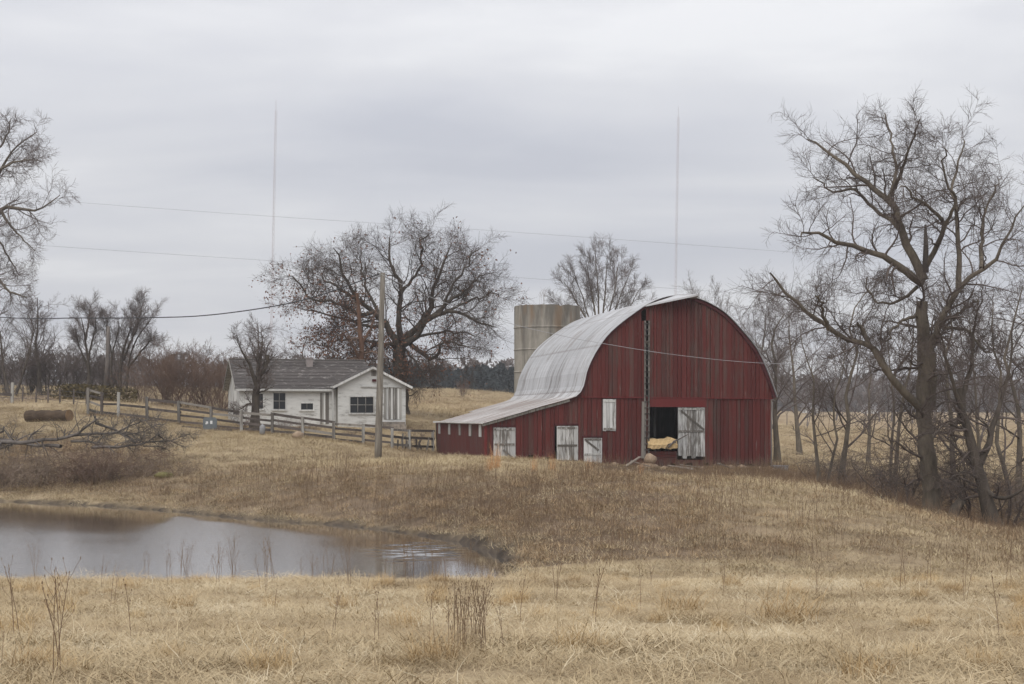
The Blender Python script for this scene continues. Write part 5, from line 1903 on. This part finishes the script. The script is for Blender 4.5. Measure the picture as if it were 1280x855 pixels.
    # thickets
    for i, (px, Y, h, wd, lab) in enumerate([
            (178, 121, 3.6, 1.2, 'reddish bare shrub at the downhill end of the olive hedge'), (203, 122, 4.6, 1.2, 'tall reddish bare shrub left of the thicket behind the fence'),
            (228, 121, 4.9, 1.25, 'dense reddish brown bare shrub in the middle of the thicket behind the fence'), (252, 122, 4.6, 1.2, 'rounded reddish bare shrub in the thicket uphill of the metal bin'),
            (274, 121, 4.9, 1.1, 'reddish bare shrub crowding the left gable of the house'), (214, 128, 5.4, 1.3, 'taller shrub at the back of the reddish thicket, nearer the gate'),
            (262, 129, 5.8, 1.3, 'taller shrub at the back of the reddish thicket, nearer the house')]):
        put('shrub' if i % 2 else 'shrub_b', 'bare_shrub', px, Y, h, lab, 'twig_red', 'twig_red', i * 1.3, wd, 'shrub')
    for i, (px, Y, h, lab) in enumerate([(8, 134, 4.2, 'dark bare shrub under the forked tree at the far left'), (35, 135, 4.6, 'dark bare shrub left of the pale twigged hilltop tree'), (62, 135, 5.0, 'dark bare shrub under the pale twigged hilltop tree'),
                                         (85, 136, 4.6, 'dark bare shrub left of the slender hilltop trees'), (118, 137, 4.4, 'dark bare shrub behind the dead snag'), (148, 138, 4.6, 'dark bare shrub behind the fanning stems')]):
        put('shrub' if i % 2 else 'shrub_b', 'bare_shrub', px, Y, h, lab, 'bark_dark', 'twig', i * 0.9 + .4, 1.35, 'shrub')
    for i, (px, Y, h, wd, lab) in enumerate([
            (1092, 70, 3.0, 1.3, 'tangled leafless bush at the left foot of the oak'), (1125, 66, 3.4, 1.3, 'tangled leafless bush pressed against the oak trunk on its barn side'), (1150, 64, 3.5, 1.2, 'tangled brown bush wrapped round the base of the oak'),
            (1186, 64, 3.4, 1.2, 'tangled brown bush between the oak and the leaning tree'), (1218, 63, 4.2, 1.2, 'tangled brown bush hanging over the leaning trunk'), (1255, 64, 3.8, 1.3, 'tangled brown bush right of the leaning tree'),
            (1285, 66, 3.6, 1.3, 'tangled brown bush cut by the right edge of the photo'), (1022, 80, 1.8, 1.4, 'low tangled bush at the foot of the paired slim trunks on the barn side'), (1075, 74, 2.6, 1.5, 'spreading tangled bush between the paired slim trunks and the oak'), (1062, 79, 2.4, 1.2, 'small tangled bush behind the paired slim trunks')]):
        put('tangle' if i % 2 else 'tangle_b', 'bare_bush', px, Y, h, lab, 'twig_tan' if i % 3 == 0 else 'twig', 'twig_tan' if i % 2 else 'twig', i * 1.1, wd, 'bush')
    # scrub round the house and along the fence
    for i, (px, Y, h, lab) in enumerate([(352, 101.5, 1.1, 'low bare scrub under the two pane house window'), (374, 101, 1.2, 'low bare scrub under the smallest house window'), (392, 101, .9, 'low bare scrub left of the porch post'),
                                         (300, 101.5, 1.5, 'bare scrub at the left front corner of the house'), (440, 100.5, .9, 'low scrub under the wide gable window'), (470, 101, .8, 'low scrub before the gable beside the utility pole')]):
        put('tangle_b' if i % 2 else 'tangle', 'bare_scrub', px, Y, h, lab, 'twig_red', 'twig_red' if i % 2 else 'twig', i * 2.0, 1.5, 'scrub')
    put('shrub', 'bare_shrub', 578, 205, 2.6, 'lone small bare shrub out in the field left of the silo', 'twig', 'twig_red', .5, 1.0, 'shrub')
    put('tangle', 'bare_shrub', 520, 101, 2.0, 'drooping bare shrub at the right side wall of the house', 'twig', 'twig_red', 1.5, 1.0, 'shrub')
    # brambles on the pond bank
    for i, (px, Y, h, wd, lab) in enumerate([
            (-22, 79, 2.0, 1.5, 'brown bramble cut by the left edge of the photo'), (14, 78.5, 2.2, 1.5, 'brown bramble at the far left of the pond bank'), (50, 78, 2.1, 1.5, 'brown bramble under the butt of the fallen limb'),
            (88, 78, 2.0, 1.5, 'reddish bramble in the middle of the brush pile'), (118, 77.5, 2.3, 1.5, 'densest reddish brown bramble under the fallen limb tips'), (150, 77.5, 2.0, 1.4, 'reddish bramble with pale stems by the pond'),
            (178, 77.5, 1.6, 1.4, 'bramble uphill of the mossy lump of wood'), (226, 76.5, 1.2, 1.2, 'small thin bramble right of the mossy lump of wood')]):
        put('bramble', 'bramble', px, Y, h, lab, 'twig_tan', 'twig_red' if i in (3, 4, 5) else 'twig_tan', i * 1.7, wd * .9, 'bramble')
    # fallen limb
    rng = np.random.default_rng(51)
    Y = 80.5
    b = GP(70, Y, 0)
    zz = lambda *pts: [(x / 4.923, 510 + y / 4.923) for x, y in pts]
    tr = [(zz((-160, 215), (0, 205), (130, 215), (270, 195), (380, 190), (440, 165), (510, 150), (545, 105), (590, 75)), .13, .04, 0, -.6), (zz((430, 170), (560, 158), (650, 158), (720, 150), (800, 190), (860, 215)), .085, .02, -.2, -1.2),
          (zz((585, 90), (670, 120), (740, 150), (810, 190), (850, 235)), .08, .02, -.5, .6), (zz((590, 80), (585, 50)), .06, .04, -.5, -.5), (zz((395, 185), (400, 130)), .05, .03, -.3, -.2),
          (zz((720, 150), (800, 110), (900, 75), (960, 70)), .05, .012, -.8, -1.5), (zz((600, 215), (640, 175), (760, 150), (860, 160), (950, 110)), .05, .012, -.6, 1.0), (zz((440, 205), (560, 210), (640, 245)), .07, .02, -.2, -1.4),
          (zz((760, 165), (860, 150), (980, 95)), .04, .012, -.8, -.4), (zz((550, 155), (545, 200), (600, 225)), .05, .012, -.4, -1.4)]
    g = guides_px(tr, b, Y, rng)
    t, c, _ = tree_meshes('fallen_limb', rng, g, [dict(OAK_SPECS[0], n=10, len=.4, lmax=1.6, lmin=.5, rmin=.022, bylen=2, up=.06), dict(OAK_SPECS[1], n=6, rmin=.012), dict(OAK_SPECS[2], n=3)], n=12, jit=.02, flare=1.0)
    FALLEN = tree_obj('fallen_limb', b, t, c, 'dead_wood', 'dead_wood', 'grey dead fallen limb sprawling over the brambles beside the pond', 'fallen limb')
    for (px, yy, rz, k, lab) in ((20, 81.5, 2.6, .75, 'grey dead fallen limb lying at the far left end of the brush pile'), (165, 79.5, .9, .6, 'small grey fallen limb with upright twigs at the downhill end of the brush pile')):
        o = copy_tree(FALLEN)
        o.location = GP(px, yy, .25); o.rotation_euler = (0.1, 0, rz); o.scale = (k, k, k)
        o['label'] = lab
    # olive hedge along the hilltop fence
    rng = np.random.default_rng(61)
    k = 2600
    px = np.where(rng.uniform(size=k) < .45, rng.normal(97, 13, k), rng.uniform(78, 172, k))
    Yd = rng.uniform(118.5, 121, k)
    x = (px - 640) / F * Yd
    z = gz(x, Yd) + rng.uniform(0, 1.1, k) ** 1.2
    c = np.stack([x, Yd, z], -1)
    u = unit(rng.normal(size=(k, 3))); v = unit(np.cross(u, rng.normal(size=(k, 3)))); s_ = rng.uniform(.08, .2, (k, 1))
    V = np.stack([c - u * s_, c + v * s_ * .4, c + u * s_, c - v * s_ * .4], 1).reshape(-1, 3)
    M['olive'] = plain_mat('olive_leaf', (0.095, 0.073, 0.034), .9, .5, 1.0)
    tag(link('hedge', np_mesh('hedge', V, np.arange(4 * k).reshape(-1, 4)), M['olive']), 'low olive brown hedge along the hilltop fence', 'hedge')
    # far woods
    far_tree_specs = [dict(VASE[0], n=8, sides=3, rmin=.03), dict(VASE[1], n=6, rmin=.03), dict(VASE[2], n=5, rmin=.025, tmin=.02)]
    proto('far_tree', 71, 11, 1, .11, far_tree_specs, sides=5)
    proto('far_tree_b', 72, 10, 2, .09, [dict(s) for s in far_tree_specs], sides=5)
    rs = random.Random(6)
    n = 0
    for i in range(30):
        px = -90 + i * 17 + rs.uniform(-8, 8); Y = rs.uniform(150, 200)
        h = hpx(px, Y, rs.uniform(418, 446))
        put('far_tree' if i % 2 else 'far_tree_b', 'background_tree', px, Y, h, 'bare tree in the grey wood behind the hilltop thicket and house', 'twig', 'twig', rs.uniform(0, 6), rs.uniform(1.1, 1.6), 'tree', 'bare trees of the wood behind the hilltop')
    for i in range(24):
        px = 880 + i * 20 + rs.uniform(-8, 8); Y = rs.uniform(260, 460)
        h = hpx(px, Y, rs.uniform(395, 430) if i % 4 == 0 else rs.uniform(430, 468))
        put('far_tree' if i % 2 else 'far_tree_b', 'background_tree', px, Y, h, 'bare tree in the field edge beyond the barn and the oak', 'twig_grey', 'twig_grey', rs.uniform(0, 6), rs.uniform(1.0, 1.5), 'tree', 'bare trees beyond the barn and the oak')
    # far woods that read as one mass: crowns of many small faces
    def wood(name, label, pxr, Yr, top, count, per, mat, seed, width=(2.5, 4.5), conif=.6):
        rng = np.random.default_rng(seed)
        VV = []
        for i in range(count):
            px = rng.uniform(*pxr); Y = rng.uniform(*Yr)
            x = (px - 640) / F * Y
            z0 = g1(x, Y) - .4
            h = (E + (HZ - rng.uniform(*top)) / F * Y) - z0
            w = rng.uniform(*width)
            t = rng.uniform(0, 1, per)
            rad = w * (1 - t) ** .7 if rng.uniform() < conif else w * np.sqrt(np.clip(1 - (2 * t - 1) ** 2, .05, 1))
            a = rng.uniform(0, 6.28, per); q = np.sqrt(rng.uniform(.1, 1, per)) * rad
            c = np.stack([x + np.cos(a) * q, Y + np.sin(a) * q, z0 + t * h], -1)
            u = unit(rng.normal(size=(per, 3)) * [.6, .6, 1]); v = unit(np.cross(u, rng.normal(size=(per, 3)))); s_ = rng.uniform(.3, .8, (per, 1)) * (Y / 320)
            VV.append(np.stack([c - u * s_, c + v * s_ * .45, c + u * s_, c - v * s_ * .45], 1).reshape(-1, 3))
        V = np.concatenate(VV)
        o = link(name, np_mesh(name, V, np.arange(len(V)).reshape(-1, 4)), mat)
        tag(o, label, 'wood', kind='stuff')
    wood('far_woods', 'dark blue green wood along the top of the field behind the oak', (380, 735), (290, 330), (455, 472), 110, 420, M['conifer'], 5, (1.6, 3.4), .9)
    wood('far_woods', 'thin grey brown wood above the dark evergreens beyond the field', (380, 740), (335, 360), (446, 462), 70, 130, M['twig_grey'], 15, conif=0)
    wood('far_woods', 'dark far woods along the horizon behind the oak and barn', (850, 1500), (640, 800), (468, 490), 190, 200, M['twig'], 6, (6, 11), .2)
    wood('far_woods', 'distant dark woods beyond the hilltop on the left', (-300, 500), (420, 500), (440, 465), 150, 170, M['twig'], 16, (5, 9), .2)


build_trees()

# ------------------------------------------------------------------ grass
CLUMPS = {}


def clump(key, mat, n, rad, L, el, bend, wid, seed, seg=2):
    """a clump of dry blades; el = start elevation range in degrees, bend = how far they droop"""
    rng = np.random.default_rng(seed)
    a = rng.uniform(0, 6.28, n); q = rad * np.sqrt(rng.uniform(0, 1, n))
    p = np.stack([np.cos(a) * q, np.sin(a) * q, np.full(n, -0.02)], -1)
    az = rng.uniform(0, 6.28, n); e = np.radians(rng.uniform(*el, n)); l = rng.uniform(*L, n); w = wid * rng.uniform(.6, 1.3, n)
    side = np.stack([-np.sin(az), np.cos(az), np.zeros(n)], -1)
    pts = [p]
    cur = p; ee = e
    for k in range(seg):
        d = np.stack([np.cos(ee) * np.cos(az), np.cos(ee) * np.sin(az), np.sin(ee)], -1)
        cur = cur + d * (l / seg)[:, None]
        ee = ee - np.radians(bend) * rng.uniform(.4, 1.3, n) / seg
        az = az + rng.normal(0, .25, n)
        pts.append(cur)
    V, Q = [], []
    rows = []
    for k, c in enumerate(pts):
        ww = w * (1 - .8 * k / seg)
        rows.append((c - side * ww[:, None] / 2, c + side * ww[:, None] / 2))
    V = np.stack([v for r in rows for v in r], 1).reshape(-1, 3)
    m = 2 * len(pts)
    base = np.arange(n)[:, None] * m
    Q = np.concatenate([base + np.array([[2 * k, 2 * k + 1, 2 * k + 3, 2 * k + 2]]) for k in range(seg)])
    me = np_mesh(key, V, Q)
    me.materials.append(M[mat])
    CLUMPS.setdefault(key, []).append(me)


def weed_clump(key, mat, n, rad, H, r, seed, branches=5, heads=True):
    rng = np.random.default_rng(seed)
    groups = []
    G = []
    for i in range(n):
        a = rng.uniform(0, 6.28); q = rad * math.sqrt(rng.uniform())
        x, y = math.cos(a) * q, math.sin(a) * q
        h = rng.uniform(*H); lx, ly = rng.normal(0, .10, 2) * h
        G.append([(x, y, -.03), (x + lx * .3, y + ly * .3, h * .4), (x + lx * .65, y + ly * .65, h * .7), (x + lx * 1.1, y + ly * 1.1, h)])
    G = np.array(G)
    Rr = np.full((n, 4), r) * np.array([1, .9, .75, .5])
    groups.append((G, Rr, 3))
    b1 = grow(rng, G, Rr, dict(n=branches, s0=.4, ang=(20, 45), len=.28, cut=.3, rr=.6, rmin=r * .5, seg=3, wig=.12, up=.1, sides=3, tmin=r * .35))
    groups.append((b1[0], b1[1], 3))
    if heads:
        # dry seed heads
        e = np.concatenate([b1[0][:, -1], G[:, -1]])
        hd = np.stack([e, e + np.array([0, 0, r * 4])], 1)
        groups.append((hd, np.full((len(e), 2), r * 1.15), 4))
    V, Q = tubes_np(groups)
    me = np_mesh(key, V, Q)
    me.materials.append(M[mat])
    CLUMPS.setdefault(key, []).append(me)


def coll(name, keys):
    c = bpy.data.collections.new(name)
    i = 0
    for k in keys:
        for me in CLUMPS[k]:
            o = bpy.data.objects.new('%s_%02d' % (name, i), me)
            tag(o, kind='stuff')
            c.objects.link(o); i += 1
    return c, i


def scatter(name, label, collection, count, x, y, scale, rng, kind='stuff', lean=0.12, dz=0.0):
    k = len(x)
    z = gz(x, y) + dz
    me = bpy.data.meshes.new(name)
    me.vertices.add(k)
    me.vertices.foreach_set('co', np.stack([x, y, z], -1).astype(np.float32).ravel())
    a = me.attributes.new('rot', 'FLOAT_VECTOR', 'POINT')
    a.data.foreach_set('vector', np.stack([rng.normal(0, lean, k), rng.normal(0, lean, k), rng.uniform(0, 6.28, k)], -1).astype(np.float32).ravel())
    a = me.attributes.new('scl', 'FLOAT', 'POINT'); a.data.foreach_set('value', scale.astype(np.float32))
    a = me.attributes.new('pid', 'INT', 'POINT'); a.data.foreach_set('value', rng.integers(0, count, k).astype(np.int32))
    o = bpy.data.objects.new(name, me)
    COL.objects.link(o)
    ng = bpy.data.node_groups.new(name, 'GeometryNodeTree')
    ng.interface.new_socket('Geometry', in_out='INPUT', socket_type='NodeSocketGeometry')
    ng.interface.new_socket('Geometry', in_out='OUTPUT', socket_type='NodeSocketGeometry')
    gi = ng.nodes.new('NodeGroupInput'); go = ng.nodes.new('NodeGroupOutput')
    ip = ng.nodes.new('GeometryNodeInstanceOnPoints')
    ci = ng.nodes.new('GeometryNodeCollectionInfo')
    ci.inputs['Collection'].default_value = collection
    ci.inputs['Separate Children'].default_value = True
    ci.inputs['Reset Children'].default_value = True
    def na(nm, t):
        q = ng.nodes.new('GeometryNodeInputNamedAttribute'); q.data_type = t; q.inputs['Name'].default_value = nm
        return q.outputs['Attribute']
    ng.links.new(gi.outputs[0], ip.inputs['Points'])
    ng.links.new(ci.outputs[0], ip.inputs['Instance'])
    ip.inputs['Pick Instance'].default_value = True
    ng.links.new(na('pid', 'INT'), ip.inputs['Instance Index'])
    ng.links.new(na('rot', 'FLOAT_VECTOR'), ip.inputs['Rotation'])
    ng.links.new(na('scl', 'FLOAT'), ip.inputs['Scale'])
    ng.links.new(ip.outputs[0], go.inputs[0])
    md = o.modifiers.new('scatter', 'NODES'); md.node_group = ng
    tag(o, label, kind=kind)
    return o


BARN_FOOT = None


def clear_mask(x, y):
    """true where grass may stand: not in the pond, barn or house"""
    ok = pond_dist(x, y) > 0.35
    lx = (x - BX) * BC + (y - BY) * BS; ly = -(x - BX) * BS + (y - BY) * BC
    ok &= ~((lx > -0.15) & (lx < 16.6) & (ly > -0.25) & (ly < 18.6))
    th = R(17); hx, hy = -340 / F * 104, 104.0
    qx = (x - hx) * math.cos(th) + (y - hy) * math.sin(th); qy = -(x - hx) * math.sin(th) + (y - hy) * math.cos(th)
    ok &= ~((qx > -.3) & (qx < 10.5) & (qy > -1.0) & (qy < 7))
    return ok


def field(rng, n, pxr, Y0, Y1, power=2.0):
    px = rng.uniform(*pxr, n)
    Y = (rng.uniform(Y0 ** power, Y1 ** power, n)) ** (1 / power)
    return (px - 640) / F * Y, Y


def build_grass():
    rng = np.random.default_rng(77)
    for s in range(4):
        clump('mat', 'straw', 150, .40, (.06, .20), (0, 30), 30, .0046, 100 + s)
    for s in range(2):
        clump('mat', 'straw', 90, .32, (.10, .25), (8, 48), 60, .0042, 110 + s, 3)
    for s in range(3):
        clump('litter', 'pale_straw', 16, .45, (.16, .42), (4, 32), 30, .0055, 180 + s, 3)
    for s in range(4):
        clump('fmat', 'field_straw', 90, .75, (.12, .30), (4, 50), 45, .012, 120 + s)
    for s in range(2):
        clump('wmat', 'weed_straw', 90, .7, (.14, .36), (5, 60), 60, .011, 130 + s)
    for s in range(3):
        clump('tuft', 'tuft_straw', 240, .30, (.35, .75), (40, 85), 105, .0065, 140 + s, 4)
    for s in range(2):
        clump('rust', 'rust_straw', 60, .22, (.6, 1.2), (68, 88), 14, .010, 150 + s, 3)
    for s in range(4):
        weed_clump('weeds', 'weed', 9, .6, (.35, .85), .0045, 160 + s, 5, False)
    c_fg, n_fg = coll('grass_mat', ['mat'])
    c_f, n_f = coll('field_grass_clump', ['fmat'])
    c_w, n_w = coll('weed_grass_clump', ['wmat'])
    c_s, n_s = coll('dead_weed_clump', ['weeds'])
    c_r, n_r = coll('rust_grass_clump', ['rust'])
    c_t, n_t = coll('tussock_clump', ['tuft'])
    # foreground
    x, y = field(rng, 19000, (-300, 1580), 7.0, 40)
    k = clear_mask(x, y) & ((y < 37.5) | (x > -1)); x, y = x[k], y[k]
    x3, y3 = field(rng, 3200, (-300, 1580), 6.5, 13)
    x = np.concatenate([x, x3]); y = np.concatenate([y, y3])
    d = 0.82 + 0.45 * vnoise(x, y, 2.2, 31)
    k = rng.uniform(size=len(x)) < d; x, y = x[k], y[k]
    sc = rng.uniform(.65, 1.25, len(x)) * (1 + .5 * vnoise(x, y, 3.0, 33))
    scatter('foreground_grass', 'matted dry straw coloured grass of the near meadow', c_fg, n_fg, x, y, sc, rng)
    x, y = field(rng, 1300, (-300, 1580), 7.0, 38)
    k = clear_mask(x, y) & ((y < 37) | (x > -1)) & (rng.uniform(size=len(x)) < .5 + .5 * vnoise(x, y, 4.5, 35)); x, y = x[k], y[k]
    c_l, n_l = coll('straw_litter_clump', ['litter'])
    scatter('straw_litter', 'long pale flattened stalks strewn over the meadow', c_l, n_l, x, y, rng.uniform(.7, 1.3, len(x)), rng)
    # scattered small tussocks
    x, y = field(rng, 170, (-250, 1530), 9, 36)
    k = clear_mask(x, y); x, y = x[k], y[k]
    scatter('foreground_tufts', 'loose taller tufts dotted through the dry meadow', c_t, n_t, x, y, rng.uniform(.25, .6, len(x)), rng)
    # slopes and hill
    x, y = field(rng, 30000, (-300, 1580), 38, 112)
    br = brush_zone(x, y)
    d = pond_dist(x, y)
    a = x / y
    dirt = ss(.048, .058, a) * (1 - ss(.166, .176, a)) * ss(75, 78.5, y) * (1 - ss(90, 91, y))
    k = clear_mask(x, y) & (rng.uniform(size=len(x)) > br * .62) & (d > .35) & (rng.uniform(size=len(x)) > dirt * .93); x2, y2 = x[k], y[k]
    scatter('field_grass', 'dry tan grass over the hill, bank and mound', c_f, n_f, x2, y2, rng.uniform(.7, 1.25, len(x2)), rng)
    x, y = field(rng, 24000, (-300, 1580), 40, 95)
    br = brush_zone(x, y)
    k = clear_mask(x, y) & (rng.uniform(size=len(x)) < br * .8) & (shore_dist(x, y) > .12); x, y = x[k], y[k]
    scatter('bank_grass', 'brown matted weeds and grass on the pond bank and under the trees', c_w, n_w, x, y, rng.uniform(.6, 1.15, len(x)) * (1 + .4 * vnoise(x, y, 2.4, 37)), rng)
    x, y = field(rng, 16000, (-300, 1580), 40, 92)
    br = brush_zone(x, y)
    k = clear_mask(x, y) & (rng.uniform(size=len(x)) < br * .28 + .012) & (pond_dist(x, y) > .6); x, y = x[k], y[k]
    scatter('bank_weeds', 'thin dead weed stalks thick on the bank and slope', c_s, n_s, x, y, rng.uniform(.55, 1.15, len(x)), rng)
    x, y = field(rng, 16000, (-200, 1500), 112, 260)
    k = clear_mask(x, y); x, y = x[k], y[k]
    scatter('far_field_grass', 'dry grass of the fields beyond the house and barn', c_f, n_f, x, y, rng.uniform(1.0, 2.2, len(x)), rng)
    pxq = rng.uniform(440, 800, 2000); Yq = rng.uniform(42, 66, 2000)
    x, y = (pxq - 640) / F * Yq, Yq
    d = pond_dist(x, y)
    k = (d > .3) & (rng.uniform(size=len(x)) < ((1 - ss(1, 10, d)) * .42 + .05) * ss(440, 590, pxq) * (1 - ss(660, 800, pxq)) * (.6 + .6 * vnoise(x, y, 3, 39))); x, y = x[k], y[k]
    scatter('bank_end_weeds', 'dense brown dead weeds on the steep bank at the pond end', c_s, n_s, x, y, rng.uniform(.45, .85, len(x)), rng)
    # rough along the barn, fence and house
    pts = []
    for i in range(170):
        s = rng.uniform(-.2, 16.8); q = bw(s, -rng.uniform(.15, 1.3), 0); pts.append((q.x, q.y))
    for i in range(260):
        q = bw(-rng.uniform(.2, .9), rng.uniform(0, 18), 0); pts.append((q.x, q.y))
    for i in range(len(FENCE) - 1):
        for j in range(40):
            u = rng.uniform(); Yq = FENCE[i][2] * (1 - u) + FENCE[i + 1][2] * u + rng.normal(.3, .5); pxq = FENCE[i][0] * (1 - u) + FENCE[i + 1][0] * u
            pts.append(((pxq - 640) / F * Yq, Yq))
    pts = np.array(pts)
    scatter('rough_weeds', 'rough brown weeds along the barn foot and the fence line', c_w, n_w, pts[:, 0], pts[:, 1], rng.uniform(.4, .9, len(pts)), rng)

    pts = []
    for i in range(300):
        s = rng.uniform(5.2, 16.6); q = bw(s, -rng.uniform(.3, 7.5), 0); pts.append((q.x, q.y))
    pts = np.array(pts)
    scatter('yard_weeds', 'low dark weeds over the dirt before the barn', c_w, n_w, pts[:, 0], pts[:, 1], rng.uniform(.3, .62, len(pts)), rng)
    # countable things: tussocks, rust coloured clumps, tall weeds
    def single(name, me, px, py, Y, h, label, cat, group=None, seed=0):
        p = GP(px, Y)
        o = link(name, me)
        o.location = p; o.rotation_euler = (0, 0, seed * 1.3); o.scale = (h, h, h)
        tag(o, label, cat, group)
        return o

    def Yfor(px, py):
        lo, hi = 6.0, 36.0
        for _ in range(40):
            m = (lo + hi) / 2
            g = GP(px, m)
            v = HZ - (g.z - E) * F / m
            if v > py: lo = m
            else: hi = m
        return m
    for i, (px, py, s, lab) in enumerate([(983, 779, 1.0, 'largest shaggy straw tussock in the near meadow below the mound'), (852, 768, .85, 'shaggy straw tussock left of the largest one in the near meadow'), (428, 760, .5, 'small straw tussock near the pond edge under the utility pole'),
                                          (722, 815, .6, 'flattened straw tussock low in the middle of the meadow'), (232, 728, .55, 'orange tinted straw tussock at the pond rim on the left'), (1228, 838, .45, 'dark sparse tussock at the lower right corner')]):
        single('grass_tussock', CLUMPS['tuft'][i % 3], px, py, Yfor(px, py), s, lab, 'grass tussock', None, i)
    for i, (px, Y, s, lab) in enumerate([(620, 69, 1.15, 'rust orange broomsedge clump before the white lean-to door'), (612, 67, .8, 'smaller rust broomsedge clump beside the tallest one'), (690, 70, .9, 'rust broomsedge clump before the ajar white door'), (738, 68, .95, 'rust broomsedge clump before the short white door'),
                                         (668, 66, .7, 'low rust broomsedge clump on the bank crest'), (800, 64, .7, 'pale rust broomsedge clump on the mound below the barn doorway')]):
        single('broomsedge', CLUMPS['rust'][i % 2], px, 0, Y, s, lab, 'grass clump', None, i)
    for s in range(6):
        weed_clump('tall_weed', 'weed', 1 + s % 3, .10, (.55, .95), .0045, 200 + s, 4 + s % 3)
    W_ = [(8, 842), (20, 800), (72, 850), (82, 838), (118, 722), (125, 736), (158, 800), (213, 735), (232, 720), (262, 722), (300, 725), (330, 742), (362, 726), (417, 800), (436, 735), (455, 745), (470, 812), (520, 730),
          (655, 780), (670, 735), (700, 750), (798, 762), (812, 735), (880, 722), (935, 776), (948, 720), (1020, 745), (1085, 760), (1130, 740), (1203, 752), (1240, 800), (1262, 735), (40, 730), (185, 728), (275, 735), (395, 728), (490, 735),
          (742, 790), (905, 745), (975, 742), (1160, 735), (560, 735), (345, 770), (140, 762)]
    G = 'single dead weeds across the near meadow'
    rs = random.Random(14)
    for i, (px, py) in enumerate(W_):
        Y = Yfor(px, max(py, 724))
        single('dead_weed', CLUMPS['tall_weed'][i % 6], px, py, Y, rs.uniform(.42, .95), 'thin brown dead weed stalk standing alone in the near meadow grass', 'weed', G, i)
    for i in range(22):
        px = rs.gauss(582, 27); py = rs.uniform(800, 818)
        single('dead_weed', CLUMPS['tall_weed'][i % 6], px, py, Yfor(px, py), rs.uniform(.40, .72), 'reddish dead weed stalk in the dense stand at the bottom centre of the meadow', 'weed', 'dense stand of dead weeds in the meadow', i)
    for i in range(24):
        px = rs.uniform(180, 600); py = rs.uniform(722, 730)
        single('dead_weed', CLUMPS['tall_weed'][i % 6], px, py, Yfor(px, py), rs.uniform(.6, 1.35), 'dead weed stalk standing against the pond water at its near rim', 'weed', 'dead weeds along the near pond rim', i)
    # silo top growth
    for i, dx in enumerate((-1.75, -.5, -.2)):
        o = link('silo_weed', CLUMPS['tall_weed'][i])
        o.location = SILO_TOP + Vector((dx, -SILO_R * math.sqrt(max(0.05, 1 - (dx / SILO_R) ** 2)) + .12, -.05)); o.scale = (1.5, 1.5, 1.2 if i else 1.0)
        tag(o, ['lone dead weed growing near the left rim of the silo top', 'bushier dead weed sprouting from the middle of the silo rim', 'short dead weed beside the bushy one on the silo rim'][i], 'weed')


build_grass()


def build_haze():
    co = np.empty(len(bpy.data.meshes['ground'].vertices) * 3, np.float32); bpy.data.meshes['ground'].vertices.foreach_get('co', co)
    ZMIN = float(co[2::3].min())
    m = bpy.data.materials.new('thin_air_haze'); m.use_nodes = True
    nt = m.node_tree; nt.nodes.clear()
    out = nt.nodes.new('ShaderNodeOutputMaterial')
    v = nt.nodes.new('ShaderNodeVolumePrincipled')
    v.inputs['Color'].default_value = (0.94, 0.95, 0.97, 1)
    v.inputs['Density'].default_value = 0.0004
    v.inputs['Anisotropy'].default_value = 0.2
    nt.links.new(v.outputs[0], out.inputs['Volume'])
    o = MB().box(-2600, 2600, -40, 1640, ZMIN - 1.0, 134).build('haze', m)
    tag(o, 'thin winter haze that pales the far woods', kind='stuff')


build_haze()
